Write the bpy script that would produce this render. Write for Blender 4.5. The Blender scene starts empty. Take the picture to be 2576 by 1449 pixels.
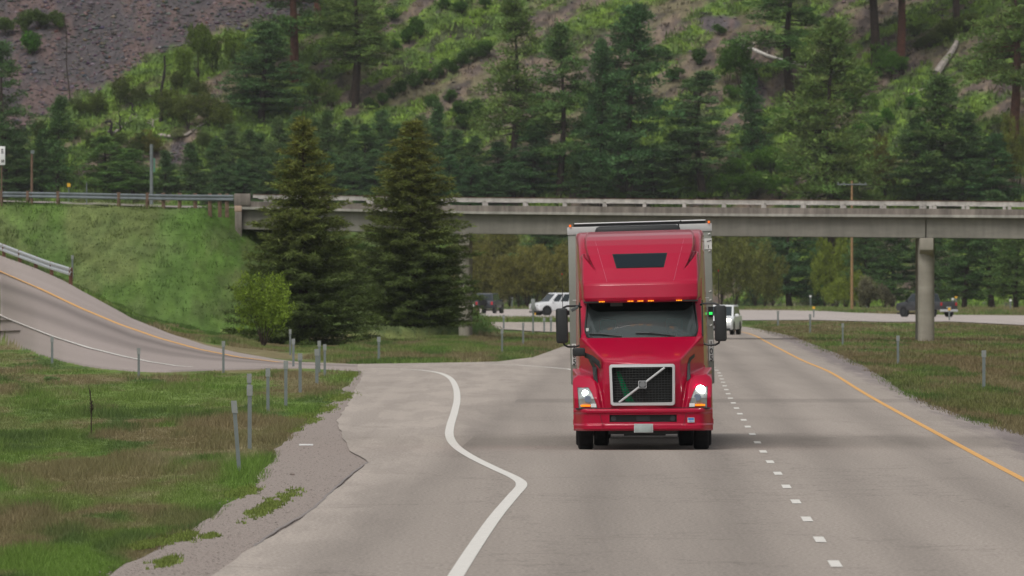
import bpy, bmesh, math, random
import numpy as np
from mathutils import Vector, Matrix
random.seed(7)
RNG = np.random.default_rng(11)
S = bpy.context.scene
COL = S.collection

# ------------------------------------------------------------------ camera
F, CX, HY, CH = 30600.0, 1288.0, 705.0, 3.06      # focal (px of a 2576 px wide frame), centre, horizon row, eye height
cam_d = bpy.data.cameras.new('camera'); cam = bpy.data.objects.new('camera', cam_d); COL.objects.link(cam)
cam.location = (0, 0, CH); cam.rotation_euler = (math.radians(90), 0, 0)
cam_d.sensor_width = 36; cam_d.lens = 36 * F / 2576; cam_d.shift_y = -(724.5 - HY) / 2576
cam_d.clip_start = 1; cam_d.clip_end = 20000
cam_d.dof.use_dof = True; cam_d.dof.focus_distance = 218.5; cam_d.dof.aperture_fstop = 11.5
S.camera = cam
# ------------------------------------------------------------------ light
SUN_EL, SUN_AZ = 58, 205        # azimuth measured from +Y towards +X : high, behind the camera and a little to the left
w = bpy.data.worlds.new("World"); S.world = w; w.use_nodes = True
nt = w.node_tree; nt.nodes.clear()
sky = nt.nodes.new('ShaderNodeTexSky'); sky.sky_type = 'NISHITA'; sky.sun_disc = False
sky.sun_elevation = math.radians(SUN_EL); sky.sun_rotation = math.radians(SUN_AZ)
sky.dust_density = 4; sky.air_density = 1.2
hs = nt.nodes.new('ShaderNodeHueSaturation'); hs.inputs['Saturation'].default_value = 0.12
bg = nt.nodes.new('ShaderNodeBackground'); bg.inputs[1].default_value = 0.125
out = nt.nodes.new('ShaderNodeOutputWorld')
nt.links.new(sky.outputs[0], hs.inputs['Color']); nt.links.new(hs.outputs[0], bg.inputs[0]); nt.links.new(bg.outputs[0], out.inputs[0])
sd = bpy.data.lights.new('sun', 'SUN'); sun = bpy.data.objects.new('sun', sd); COL.objects.link(sun)
sd.energy = 1.5; sd.angle = math.radians(25); sd.color = (1, 0.94, 0.86)
az = math.radians(SUN_AZ); el = math.radians(SUN_EL)
sdir = Vector((math.sin(az) * math.cos(el), math.cos(az) * math.cos(el), math.sin(el)))
sun.rotation_euler = sdir.to_track_quat('Z', 'Y').to_euler(); sun.location = (0, -50, 100)
S.view_settings.view_transform = 'Standard'; S.view_settings.look = 'None'
S.view_settings.exposure = -0.1; S.view_settings.gamma = 1

# ------------------------------------------------------------------ helpers
def at(vx, vy, d):
    return Vector(((vx - CX) / F * d, d, CH + (HY - vy) / F * d))
def flat(vx, vy, z=0.0):
    d = F * (CH - z) / (vy - HY)
    return Vector(((vx - CX) / F * d, d, z))
def tag(o, label=None, cat=None, group=None, kind=None):
    if label: o['label'] = label
    if cat: o['category'] = cat
    if group: o['group'] = group
    if kind: o['kind'] = kind
    return o
def empty(name, loc, rz=0.0, scale=1.0):
    o = bpy.data.objects.new(name, None); COL.objects.link(o)
    o.location = loc; o.rotation_euler = (0, 0, rz); o.scale = (scale,) * 3 if not hasattr(scale, '__len__') else scale
    o.empty_display_size = 0.3
    return o
def h32(a):
    a = a.astype(np.uint64)
    a = (a ^ (a >> np.uint64(15))) * np.uint64(2246822519) & np.uint64(0xffffffff)
    a = (a ^ (a >> np.uint64(13))) * np.uint64(3266489917) & np.uint64(0xffffffff)
    return (a ^ (a >> np.uint64(16))) & np.uint64(0xffffffff)
def vnoise(x, y, seed=0):
    x = np.asarray(x, float); y = np.asarray(y, float)
    xi = np.floor(x).astype(np.int64); yi = np.floor(y).astype(np.int64)
    fx = x - xi; fy = y - yi; fx = fx * fx * (3 - 2 * fx); fy = fy * fy * (3 - 2 * fy)
    def g(i, j): return h32(((i + 100000) * 73856093 + (j + 100000) * 19349663 + seed * 83492791) & 0xffffffff) / 4294967295.0
    return (g(xi, yi) * (1 - fx) + g(xi + 1, yi) * fx) * (1 - fy) + (g(xi, yi + 1) * (1 - fx) + g(xi + 1, yi + 1) * fx) * fy
def fbm(x, y, seed=0, o=4):
    s = 0; a = 0.5; t = 0
    for i in range(o):
        s = s + a * vnoise(x * 2 ** i, y * 2 ** i, seed + i); t += a; a *= 0.5
    return s / t
def sm(a, b, x):
    t = np.clip((x - a) / (b - a), 0, 1); return t * t * (3 - 2 * t)

# ------------------------------------------------------------------ materials
def mat(name, col=(0.5, 0.5, 0.5), rough=0.6, metal=0.0, spec=0.5, emit=None, estr=0, noise=0.0, nscale=5.0, coat=0.0, bump=0.0):
    m = bpy.data.materials.new(name); m.use_nodes = True; t = m.node_tree
    b = t.nodes['Principled BSDF']
    b.inputs['Base Color'].default_value = (*col, 1); b.inputs['Roughness'].default_value = rough
    b.inputs['Metallic'].default_value = metal; b.inputs['Specular IOR Level'].default_value = spec
    b.inputs['Coat Weight'].default_value = coat; b.inputs['Coat Roughness'].default_value = 0.05
    if emit: b.inputs['Emission Color'].default_value = (*emit, 1); b.inputs['Emission Strength'].default_value = estr
    if noise:
        tc = t.nodes.new('ShaderNodeTexCoord'); n = t.nodes.new('ShaderNodeTexNoise'); n.inputs['Scale'].default_value = nscale
        n.inputs['Detail'].default_value = 6; n.inputs['Roughness'].default_value = 0.65
        mr = t.nodes.new('ShaderNodeMapRange'); mr.inputs['From Min'].default_value = 0.3; mr.inputs['From Max'].default_value = 0.7
        mr.inputs['To Min'].default_value = 1 - noise; mr.inputs['To Max'].default_value = 1 + noise
        mx = t.nodes.new('ShaderNodeVectorMath'); mx.operation = 'SCALE'; mx.inputs[0].default_value = col
        t.links.new(tc.outputs['Object'], n.inputs['Vector']); t.links.new(n.outputs[0], mr.inputs[0])
        t.links.new(mr.outputs[0], mx.inputs['Scale']); t.links.new(mx.outputs[0], b.inputs['Base Color'])
        if bump:
            bp = t.nodes.new('ShaderNodeBump'); bp.inputs['Strength'].default_value = bump
            t.links.new(n.outputs[0], bp.inputs['Height']); t.links.new(bp.outputs[0], b.inputs['Normal'])
    return m
def attr_mat(name, rough=0.8, spec=0.2, transl=0.0, fine=0.0, fscale=(3, 3, 3), tint=False, bump=0.0, bdist=0.1):
    m = bpy.data.materials.new(name); m.use_nodes = True; t = m.node_tree
    b = t.nodes['Principled BSDF']; b.inputs['Roughness'].default_value = rough; b.inputs['Specular IOR Level'].default_value = spec
    a = t.nodes.new('ShaderNodeAttribute'); a.attribute_name = 'Col'
    c = a.outputs['Color']
    if tint:
        oi = t.nodes.new('ShaderNodeObjectInfo'); v = t.nodes.new('ShaderNodeVectorMath'); v.operation = 'MULTIPLY'
        t.links.new(c, v.inputs[0]); t.links.new(oi.outputs['Color'], v.inputs[1]); c = v.outputs[0]
    if fine:
        g = t.nodes.new('ShaderNodeNewGeometry'); vm = t.nodes.new('ShaderNodeVectorMath'); vm.operation = 'MULTIPLY'; vm.inputs[1].default_value = fscale
        n = t.nodes.new('ShaderNodeTexNoise'); n.inputs['Scale'].default_value = 1; n.inputs['Detail'].default_value = 5; n.inputs['Roughness'].default_value = 0.7
        mr = t.nodes.new('ShaderNodeMapRange'); mr.inputs['From Min'].default_value = 0.3; mr.inputs['From Max'].default_value = 0.7
        mr.inputs['To Min'].default_value = 1 - fine; mr.inputs['To Max'].default_value = 1 + fine
        sc = t.nodes.new('ShaderNodeVectorMath'); sc.operation = 'SCALE'
        t.links.new(g.outputs['Position'], vm.inputs[0]); t.links.new(vm.outputs[0], n.inputs['Vector']); t.links.new(n.outputs[0], mr.inputs[0])
        t.links.new(c, sc.inputs[0]); t.links.new(mr.outputs[0], sc.inputs['Scale']); c = sc.outputs[0]
        if bump:
            bp = t.nodes.new('ShaderNodeBump'); bp.inputs['Strength'].default_value = bump; bp.inputs['Distance'].default_value = bdist
            t.links.new(n.outputs[0], bp.inputs['Height']); t.links.new(bp.outputs[0], b.inputs['Normal'])
    t.links.new(c, b.inputs['Base Color'])
    if transl:
        tr = t.nodes.new('ShaderNodeBsdfTranslucent'); mx = t.nodes.new('ShaderNodeMixShader'); mx.inputs[0].default_value = transl
        t.links.new(c, tr.inputs[0]); t.links.new(b.outputs[0], mx.inputs[1]); t.links.new(tr.outputs[0], mx.inputs[2])
        t.links.new(mx.outputs[0], t.nodes['Material Output'].inputs[0])
    return m
M = {}
M['ground'] = attr_mat('ground_soil', 0.95, 0.1, fine=0.35, fscale=(1.7, 0.6, 1.7), bump=0.6, bdist=0.2)
M['grass'] = attr_mat('grass_blades', 0.7, 0.15, transl=0.25)
M['leaf'] = attr_mat('leaves', 0.65, 0.2, transl=0.32, tint=True)
M['rock'] = attr_mat('rock', 0.9, 0.2)
M['bark'] = mat('bark', (0.05, 0.036, 0.03), 0.95, spec=0.1, noise=0.4, nscale=3)
M['bark_red'] = mat('bark_red', (0.13, 0.06, 0.045), 0.95, spec=0.1, noise=0.4, nscale=2)
M['dead'] = mat('dead_wood', (0.36, 0.32, 0.29), 0.9, spec=0.1, noise=0.35, nscale=2)
M['char'] = mat('charred_wood', (0.03, 0.025, 0.025), 0.9, spec=0.1, noise=0.35, nscale=2)
M['wood'] = mat('weathered_wood', (0.17, 0.115, 0.085), 0.9, spec=0.1, noise=0.35, nscale=4)
M['polewood'] = mat('pole_wood', (0.30, 0.19, 0.10), 0.9, spec=0.1, noise=0.25, nscale=4)
M['galv'] = mat('galvanized_steel', (0.165, 0.19, 0.19), 0.6, metal=0.2, noise=0.15, nscale=3)
M['galv_pale'] = mat('pale_galvanized_steel', (0.25, 0.265, 0.26), 0.6, metal=0.2, noise=0.2, nscale=3)
M['steel_dark'] = mat('weathered_rail_steel', (0.19, 0.215, 0.235), 0.6, metal=0.25, noise=0.25, nscale=1)
M['white'] = mat('white_marker', (0.75, 0.76, 0.76), 0.6)
M['yellowm'] = mat('yellow_marker', (0.75, 0.42, 0.03), 0.6)
M['black'] = mat('black_plastic', (0.018, 0.02, 0.021), 0.45, spec=0.4)
M['rubber'] = mat('tyre_rubber', (0.012, 0.012, 0.013), 0.8, spec=0.25, noise=0.3, nscale=9)
M['redp'] = mat('red_truck_paint', (0.37, 0.0, 0.029), 0.32, spec=0.18, coat=0.55, noise=0.03, nscale=1.5)
M['whitep'] = mat('white_car_paint', (0.72, 0.74, 0.76), 0.35, coat=0.4)
M['greyp'] = mat('dark_grey_car_paint', (0.03, 0.032, 0.036), 0.35, coat=0.4)
M['bluep'] = mat('dark_blue_grey_car_paint', (0.035, 0.042, 0.055), 0.4, coat=0.3)
M['cglass'] = mat('car_glass', (0.02, 0.03, 0.035), 0.12, spec=0.5)
M['chrome'] = mat('grille_chrome', (0.55, 0.56, 0.57), 0.4, metal=0.1)
M['amber'] = mat('amber_lamp', (0.8, 0.3, 0.0), 0.4, emit=(1, 0.36, 0.01), estr=1.5)
M['orange_dim'] = mat('orange_marker', (0.8, 0.16, 0.02), 0.4, emit=(1, 0.15, 0.01), estr=0.6)
M['lamp'] = mat('headlamp_light', (1, 1, 1), 0.3, emit=(1, 1.0, 0.9), estr=26)
M['lamp_low'] = mat('headlamp_light_soft', (1, 1, 1), 0.3, emit=(0.9, 1.0, 0.95), estr=9)
M['lamp_car'] = mat('car_headlamp_light', (1, 1, 1), 0.3, emit=(1, 0.95, 0.75), estr=4)
M['green_led'] = mat('green_lamp', (0.05, 0.8, 0.15), 0.3, emit=(0.02, 1, 0.12), estr=1.1)
M['tail'] = mat('tail_lamp', (0.45, 0.01, 0.02), 0.3)
M['trailer'] = mat('trailer_side_panel', (0.25, 0.26, 0.23), 0.55, metal=0.2, noise=0.12, nscale=1.2)
M['trailer_white'] = mat('trailer_white_band', (0.5, 0.5, 0.5), 0.6, noise=0.08, nscale=2)
M['decal'] = mat('white_decal', (0.62, 0.62, 0.6), 0.6, noise=0.15, nscale=8)
M['ink'] = mat('black_lettering', (0.012, 0.012, 0.014), 0.6)
M['blue'] = mat('blue_sticker', (0.03, 0.2, 0.5), 0.5)
M['plate'] = mat('number_plate', (0.33, 0.38, 0.37), 0.5, noise=0.2, nscale=5)
M['green_dark'] = mat('dark_green_sheet', (0.0, 0.16, 0.06), 0.8, spec=0.1, noise=0.5, nscale=8)
M['lens'] = mat('headlamp_housing', (0.36, 0.38, 0.38), 0.25, metal=0.5, noise=0.35, nscale=9)
M['projector'] = mat('headlamp_projector', (0.20, 0.25, 0.34), 0.12, metal=0.3)
M['interior'] = mat('cab_interior', (0.06, 0.068, 0.07), 0.9, spec=0.1)
M['skin'] = mat('skin', (0.38, 0.21, 0.15), 0.6)
M['shirt'] = mat('grey_shirt', (0.08, 0.09, 0.1), 0.9, spec=0.1)
M['hair'] = mat('brown_hair', (0.05, 0.03, 0.02), 0.8)
# windscreen: see-through, tinted, with a real Fresnel reflection
m = bpy.data.materials.new('windscreen_glass'); m.use_nodes = True; t = m.node_tree; t.nodes.clear()
o_ = t.nodes.new('ShaderNodeOutputMaterial'); tr = t.nodes.new('ShaderNodeBsdfTransparent'); tr.inputs[0].default_value = (0.5, 0.56, 0.55, 1)
gl = t.nodes.new('ShaderNodeBsdfGlossy'); gl.inputs['Roughness'].default_value = 0.08; fr = t.nodes.new('ShaderNodeFresnel'); fr.inputs[0].default_value = 1.6
df = t.nodes.new('ShaderNodeBsdfDiffuse'); df.inputs[0].default_value = (0.13, 0.165, 0.165, 1)
m1 = t.nodes.new('ShaderNodeMixShader'); m1.inputs[0].default_value = 0.36; m2 = t.nodes.new('ShaderNodeMixShader')
t.links.new(tr.outputs[0], m1.inputs[1]); t.links.new(df.outputs[0], m1.inputs[2]); t.links.new(fr.outputs[0], m2.inputs[0])
t.links.new(m1.outputs[0], m2.inputs[1]); t.links.new(gl.outputs[0], m2.inputs[2]); t.links.new(m2.outputs[0], o_.inputs[0]); M['windscreen'] = m

def concrete(name, base, streak=0.25, top=None):
    m = bpy.data.materials.new(name); m.use_nodes = True; t = m.node_tree; b = t.nodes['Principled BSDF']
    b.inputs['Roughness'].default_value = 0.9; b.inputs['Specular IOR Level'].default_value = 0.15
    g = t.nodes.new('ShaderNodeNewGeometry')
    def nz(scale, lo, hi):
        vm = t.nodes.new('ShaderNodeVectorMath'); vm.operation = 'MULTIPLY'; vm.inputs[1].default_value = scale
        n = t.nodes.new('ShaderNodeTexNoise'); n.inputs['Scale'].default_value = 1; n.inputs['Detail'].default_value = 5; n.inputs['Roughness'].default_value = 0.65
        mr = t.nodes.new('ShaderNodeMapRange'); mr.inputs['From Min'].default_value = 0.32; mr.inputs['From Max'].default_value = 0.68
        mr.inputs['To Min'].default_value = lo; mr.inputs['To Max'].default_value = hi
        t.links.new(g.outputs['Position'], vm.inputs[0]); t.links.new(vm.outputs[0], n.inputs['Vector']); t.links.new(n.outputs[0], mr.inputs[0]); return mr.outputs[0]
    a = nz((2.5, 2.5, 0.35), 1 - streak, 1 + streak); c = nz((0.35, 0.35, 1.6), 0.85, 1.15)
    mu = t.nodes.new('ShaderNodeMath'); mu.operation = 'MULTIPLY'; t.links.new(a, mu.inputs[0]); t.links.new(c, mu.inputs[1])
    sc = t.nodes.new('ShaderNodeVectorMath'); sc.operation = 'SCALE'; sc.inputs[0].default_value = base
    t.links.new(mu.outputs[0], sc.inputs['Scale']); t.links.new(sc.outputs[0], b.inputs['Base Color']); return m
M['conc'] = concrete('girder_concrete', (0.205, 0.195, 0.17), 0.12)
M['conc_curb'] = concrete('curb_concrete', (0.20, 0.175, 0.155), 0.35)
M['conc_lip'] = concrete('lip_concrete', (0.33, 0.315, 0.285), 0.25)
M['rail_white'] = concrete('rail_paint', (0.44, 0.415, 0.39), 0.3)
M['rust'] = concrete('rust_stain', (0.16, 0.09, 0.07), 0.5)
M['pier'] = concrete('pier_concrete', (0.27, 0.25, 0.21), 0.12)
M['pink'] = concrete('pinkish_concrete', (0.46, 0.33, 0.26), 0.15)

def asphalt(name, base, shoulder, tracks=True):
    m = bpy.data.materials.new(name); m.use_nodes = True; t = m.node_tree; b = t.nodes['Principled BSDF']
    b.inputs['Roughness'].default_value = 0.85; b.inputs['Specular IOR Level'].default_value = 0.25
    g = t.nodes.new('ShaderNodeNewGeometry'); sp = t.nodes.new('ShaderNodeSeparateXYZ'); t.links.new(g.outputs['Position'], sp.inputs[0])
    def ma(op, a, b_=None, c=None):
        n = t.nodes.new('ShaderNodeMath'); n.operation = op
        for i, v in enumerate((a, b_, c)):
            if v is None: continue
            if isinstance(v, (int, float)): n.inputs[i].default_value = v
            else: t.links.new(v, n.inputs[i])
        return n.outputs[0]
    def nz(scale, lo, hi, fmin=0.35, fmax=0.65, det=5):
        vm = t.nodes.new('ShaderNodeVectorMath'); vm.operation = 'MULTIPLY'; vm.inputs[1].default_value = scale
        n = t.nodes.new('ShaderNodeTexNoise'); n.inputs['Scale'].default_value = 1; n.inputs['Detail'].default_value = det; n.inputs['Roughness'].default_value = 0.6
        mr = t.nodes.new('ShaderNodeMapRange'); mr.inputs['From Min'].default_value = fmin; mr.inputs['From Max'].default_value = fmax
        mr.inputs['To Min'].default_value = lo; mr.inputs['To Max'].default_value = hi
        t.links.new(g.outputs['Position'], vm.inputs[0]); t.links.new(vm.outputs[0], n.inputs['Vector']); t.links.new(n.outputs[0], mr.inputs[0]); return mr.outputs[0]
    k = ma('MULTIPLY', nz((1.3, 0.006, 1), 0.94, 1.06), nz((22, 5, 1), 0.82, 1.18, 0.38, 0.62, 3))
    k = ma('MULTIPLY', k, nz((0.35, 0.02, 1), 0.955, 1.045))
    colr = t.nodes.new('ShaderNodeMix'); colr.data_type = 'RGBA'
    colr.inputs['A'].default_value = (*base, 1); colr.inputs['B'].default_value = (*shoulder, 1)
    if tracks:
        s = ma('SUBTRACT', sp.outputs['X'], ma('MULTIPLY_ADD', sp.outputs['Y'], 0.0119, 1.94))
        for cx in (-2.75, -0.95, 0.9, 2.75, -5.4):
            q = ma('DIVIDE', ma('SUBTRACT', s, cx), 0.42); q = ma('MULTIPLY', q, q)
            e = ma('MULTIPLY', ma('EXPONENT', ma('MULTIPLY', q, -1.0)), 0.17); k = ma('MULTIPLY', k, ma('SUBTRACT', 1.0, e))
        for cy, wd, am in ((229, 9, 0.24), (307, 5, 0.24), (500, 14, 0.08), (268, 5, 0.05)):   # darker bands across the lanes: shading of grade changes put into the colour
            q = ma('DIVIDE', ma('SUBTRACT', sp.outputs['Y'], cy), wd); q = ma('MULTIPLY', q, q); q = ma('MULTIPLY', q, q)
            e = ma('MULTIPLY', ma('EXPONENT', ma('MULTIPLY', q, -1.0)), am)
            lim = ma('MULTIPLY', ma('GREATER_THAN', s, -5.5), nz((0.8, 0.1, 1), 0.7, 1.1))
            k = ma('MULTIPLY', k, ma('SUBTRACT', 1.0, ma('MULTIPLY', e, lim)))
        edge = ma('ADD', s, nz((2.5, 0.08, 1), -0.25, 0.25))
        mr = t.nodes.new('ShaderNodeMapRange'); mr.inputs['From Min'].default_value = 4.3; mr.inputs['From Max'].default_value = 4.75
        t.links.new(edge, mr.inputs[0]); t.links.new(mr.outputs[0], colr.inputs['Factor'])
    else: colr.inputs['Factor'].default_value = 0
    if tracks:     # paler, warmer shoulder left of the edge line; greyer passing lane
        sh = t.nodes.new('ShaderNodeMapRange'); sh.inputs['From Min'].default_value = -4.6; sh.inputs['From Max'].default_value = -6.2; t.links.new(s, sh.inputs[0])
        k = ma('MULTIPLY', k, ma('MULTIPLY_ADD', sh.outputs[0], 0.13, 1.0))
        for cx, wd, am in ((-1.9, 1.9, 0.10), (-5.0, 1.3, 0.06)):
            q = ma('DIVIDE', ma('SUBTRACT', s, cx), wd); q = ma('MULTIPLY', q, q); k = ma('MULTIPLY', k, ma('SUBTRACT', 1.0, ma('MULTIPLY', ma('EXPONENT', ma('MULTIPLY', q, -1.0)), am)))
    pa = nz((1.1, 0.06, 1), -0.06, 0.06, 0.46, 0.54, 4); k = ma('MULTIPLY', k, ma('ADD', ma('MULTIPLY', pa, sh.outputs[0]) if tracks else 0.0, 1.0))
    # thin dark cracks
    v = t.nodes.new('ShaderNodeTexVoronoi'); v.feature = 'DISTANCE_TO_EDGE'; v.inputs['Scale'].default_value = 1
    vm = t.nodes.new('ShaderNodeVectorMath'); vm.operation = 'MULTIPLY'; vm.inputs[1].default_value = (0.28, 0.035, 0.1)
    n2 = t.nodes.new('ShaderNodeTexNoise'); n2.inputs['Scale'].default_value = 0.8; n2.inputs['Detail'].default_value = 4
    va = t.nodes.new('ShaderNodeVectorMath'); va.operation = 'ADD'
    t.links.new(g.outputs['Position'], vm.inputs[0]); t.links.new(g.outputs['Position'], n2.inputs['Vector']); t.links.new(vm.outputs[0], va.inputs[0])
    sc2 = t.nodes.new('ShaderNodeVectorMath'); sc2.operation = 'SCALE'; sc2.inputs['Scale'].default_value = 0.5
    t.links.new(n2.outputs['Color'], sc2.inputs[0]); t.links.new(sc2.outputs[0], va.inputs[1]); t.links.new(va.outputs[0], v.inputs['Vector'])
    cr = ma('MULTIPLY', ma('LESS_THAN', v.outputs['Distance'], 0.007), 0.22)
    k = ma('MULTIPLY', k, ma('SUBTRACT', 1.0, cr))
    sc = t.nodes.new('ShaderNodeVectorMath'); sc.operation = 'SCALE'
    t.links.new(colr.outputs['Result'], sc.inputs[0]); t.links.new(k, sc.inputs['Scale']); t.links.new(sc.outputs[0], b.inputs['Base Color'])
    return m
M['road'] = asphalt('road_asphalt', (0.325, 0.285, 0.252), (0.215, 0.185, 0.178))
M['road_far'] = asphalt('far_road_asphalt', (0.42, 0.375, 0.35), (0.2, 0.2, 0.2), False)
M['ramp'] = asphalt('ramp_asphalt', (0.285, 0.25, 0.232), (0.2, 0.2, 0.2), False)
M['gravel'] = mat('gravel', (0.285, 0.245, 0.222), 0.95, spec=0.1, noise=0.45, nscale=20, bump=0.5)
M['paint_w'] = mat('white_road_paint', (0.66, 0.64, 0.60), 0.7, noise=0.16, nscale=14)
M['paint_y'] = mat('yellow_road_paint', (0.66, 0.36, 0.11), 0.75, noise=0.12, nscale=3)

# ------------------------------------------------------------------ mesh builders
def np_mesh(name, V, Fc, col=None, m=None, smooth=False, parent=None):
    """V (n,3), Fc (k,3|4), col per face (k,3)"""
    me = bpy.data.meshes.new(name); V = np.asarray(V, np.float32); Fc = np.asarray(Fc, np.int32)
    k, c = Fc.shape
    me.vertices.add(len(V)); me.vertices.foreach_set('co', V.ravel())
    me.loops.add(k * c); me.loops.foreach_set('vertex_index', Fc.ravel())
    me.polygons.add(k); me.polygons.foreach_set('loop_start', np.arange(0, k * c, c, dtype=np.int32))
    me.polygons.foreach_set('loop_total', np.full(k, c, np.int32))
    me.update(calc_edges=True)
    if col is not None:
        a = me.color_attributes.new('Col', 'FLOAT_COLOR', 'CORNER')
        cc = np.ones((k * c, 4), np.float32)
        if len(col) == k: cc[:, :3] = np.repeat(col, c, axis=0)
        else: cc[:, :3] = np.asarray(col)[Fc.ravel()]
        a.data.foreach_set('color', cc.ravel())
    if smooth: me.polygons.foreach_set('use_smooth', np.ones(k, bool))
    if m: me.materials.append(m)
    o = bpy.data.objects.new(name, me); COL.objects.link(o)
    if parent: o.parent = parent
    return o
class MB:
    def __init__(s, tf=None): s.v = []; s.f = []; s.tf = tf
    def add(s, vs, fs):
        n = len(s.v); s.v += [Vector(v) for v in vs]; s.f += [tuple(n + i for i in f) for f in fs]; return s
    def box(s, a, b, top=None):
        (x0, y0, z0), (x1, y1, z1) = a, b
        vs = [(x0, y0, z0), (x1, y0, z0), (x1, y1, z0), (x0, y1, z0), (x0, y0, z1), (x1, y0, z1), (x1, y1, z1), (x0, y1, z1)]
        return s.add(vs, [(0, 3, 2, 1), (4, 5, 6, 7), (0, 1, 5, 4), (1, 2, 6, 5), (2, 3, 7, 6), (3, 0, 4, 7)])
    def prism(s, pts, axis, a, b, cap=True):
        """pts 2-D outline extruded along axis from a to b; axis 'x': pts=(y,z); 'y': pts=(x,z); 'z': pts=(x,y)"""
        def mk(p, t): return {'x': (t, p[0], p[1]), 'y': (p[0], t, p[1]), 'z': (p[0], p[1], t)}[axis]
        n = len(pts); vs = [mk(p, a) for p in pts] + [mk(p, b) for p in pts]
        fs = [(i, (i + 1) % n, n + (i + 1) % n, n + i) for i in range(n)]
        if cap: fs += [tuple(range(n))[::-1], tuple(range(n, 2 * n))]
        return s.add(vs, fs)
    def tube(s, path, r, n=8, cap=True):
        path = [Vector(p) for p in path]; rs = r if hasattr(r, '__len__') else [r] * len(path)
        base = len(s.v); up = None
        for i, p in enumerate(path):
            d = (path[min(i + 1, len(path) - 1)] - path[max(i - 1, 0)]).normalized()
            if up is None or abs(d.dot(up)) > 0.95: up = Vector((0, 0, 1)) if abs(d.z) < 0.9 else Vector((0, 1, 0))
            a = d.cross(up).normalized(); b = a.cross(d)
            for k in range(n):
                t_ = 2 * math.pi * k / n; s.v.append(p + (a * math.cos(t_) + b * math.sin(t_)) * rs[i])
        for i in range(len(path) - 1):
            for k in range(n):
                s.f.append((base + i * n + k, base + i * n + (k + 1) % n, base + (i + 1) * n + (k + 1) % n, base + (i + 1) * n + k))
        if cap: s.f.append(tuple(base + k for k in range(n))[::-1]); s.f.append(tuple(base + (len(path) - 1) * n + k for k in range(n)))
        return s
    def cyl(s, c, r, axis, L, n=20):
        d = {'x': Vector((1, 0, 0)), 'y': Vector((0, 1, 0)), 'z': Vector((0, 0, 1))}[axis] * L / 2; c = Vector(c)
        return s.tube([c - d, c + d], r, n)
    def loft(s, rings, cap=True, closed=True):
        n = len(rings[0]); base = len(s.v)
        for r in rings: s.v += [Vector(p) for p in r]
        for i in range(len(rings) - 1):
            for k in range(n if closed else n - 1):
                s.f.append((base + i * n + k, base + i * n + (k + 1) % n, base + (i + 1) * n + (k + 1) % n, base + (i + 1) * n + k))
        if cap: s.f.append(tuple(base + k for k in range(n))[::-1]); s.f.append(tuple(base + (len(rings) - 1) * n + k for k in range(n)))
        return s
    def build(s, name, m, parent=None, smooth=False, bevel=0, seg=2, angle=35):
        me = bpy.data.meshes.new(name); vs = [s.tf(v) if s.tf else v for v in s.v]
        me.from_pydata([tuple(v) for v in vs], [], s.f)
        bm = bmesh.new(); bm.from_mesh(me); bmesh.ops.recalc_face_normals(bm, faces=bm.faces)
        if bevel:
            ed = [e for e in bm.edges if len(e.link_faces) == 2 and e.calc_face_angle(0) > math.radians(angle)]
            bmesh.ops.bevel(bm, geom=ed, offset=bevel, segments=seg, affect='EDGES', profile=0.5, clamp_overlap=True)
        bm.to_mesh(me); bm.free()
        if smooth or bevel:
            me.polygons.foreach_set('use_smooth', [True] * len(me.polygons))
            try: me.set_sharp_from_angle(angle=math.radians(40))
            except Exception: pass
        if m: me.materials.append(m)
        o = bpy.data.objects.new(name, me); COL.objects.link(o)
        if parent: o.parent = parent
        return o

# ------------------------------------------------------------------ terrain
RAMP = [  # column, near-edge distance, near height, far-edge distance, far height
 (-700, 640, 3.5, 700, 9.0), (-150, 612, 1.2, 650, 5.6), (0, 594, 0.0, 628, 4.33), (89, 510, 0, 612, 3.66), (159, 462, 0, 596, 3.04), (207, 440, 0, 580, 2.53), (259, 426, 0, 562, 2.03),
 (333, 412, 0, 540, 1.35), (426, 410, 0, 515, 0.80), (518, 416, 0, 490, 0.43), (600, 420, 0, 475, 0.22), (700, 426, 0, 460, 0.05), (760, 428, 0, 453, 0.0), (900, 420, 0, 442, 0.0)]
RA = np.array(RAMP, float)
PA, PB, PC = np.array([-14.45, 645.0]), np.array([-27.8, 660.0]), np.array([-110.0, 700.0])
def seg_dist(X, Y, A, B):
    d = B - A; L = np.hypot(*d); u = d / L
    al = (X - A[0]) * u[0] + (Y - A[1]) * u[1]; pe = np.abs(-(X - A[0]) * u[1] + (Y - A[1]) * u[0])
    return al, pe, L
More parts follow.
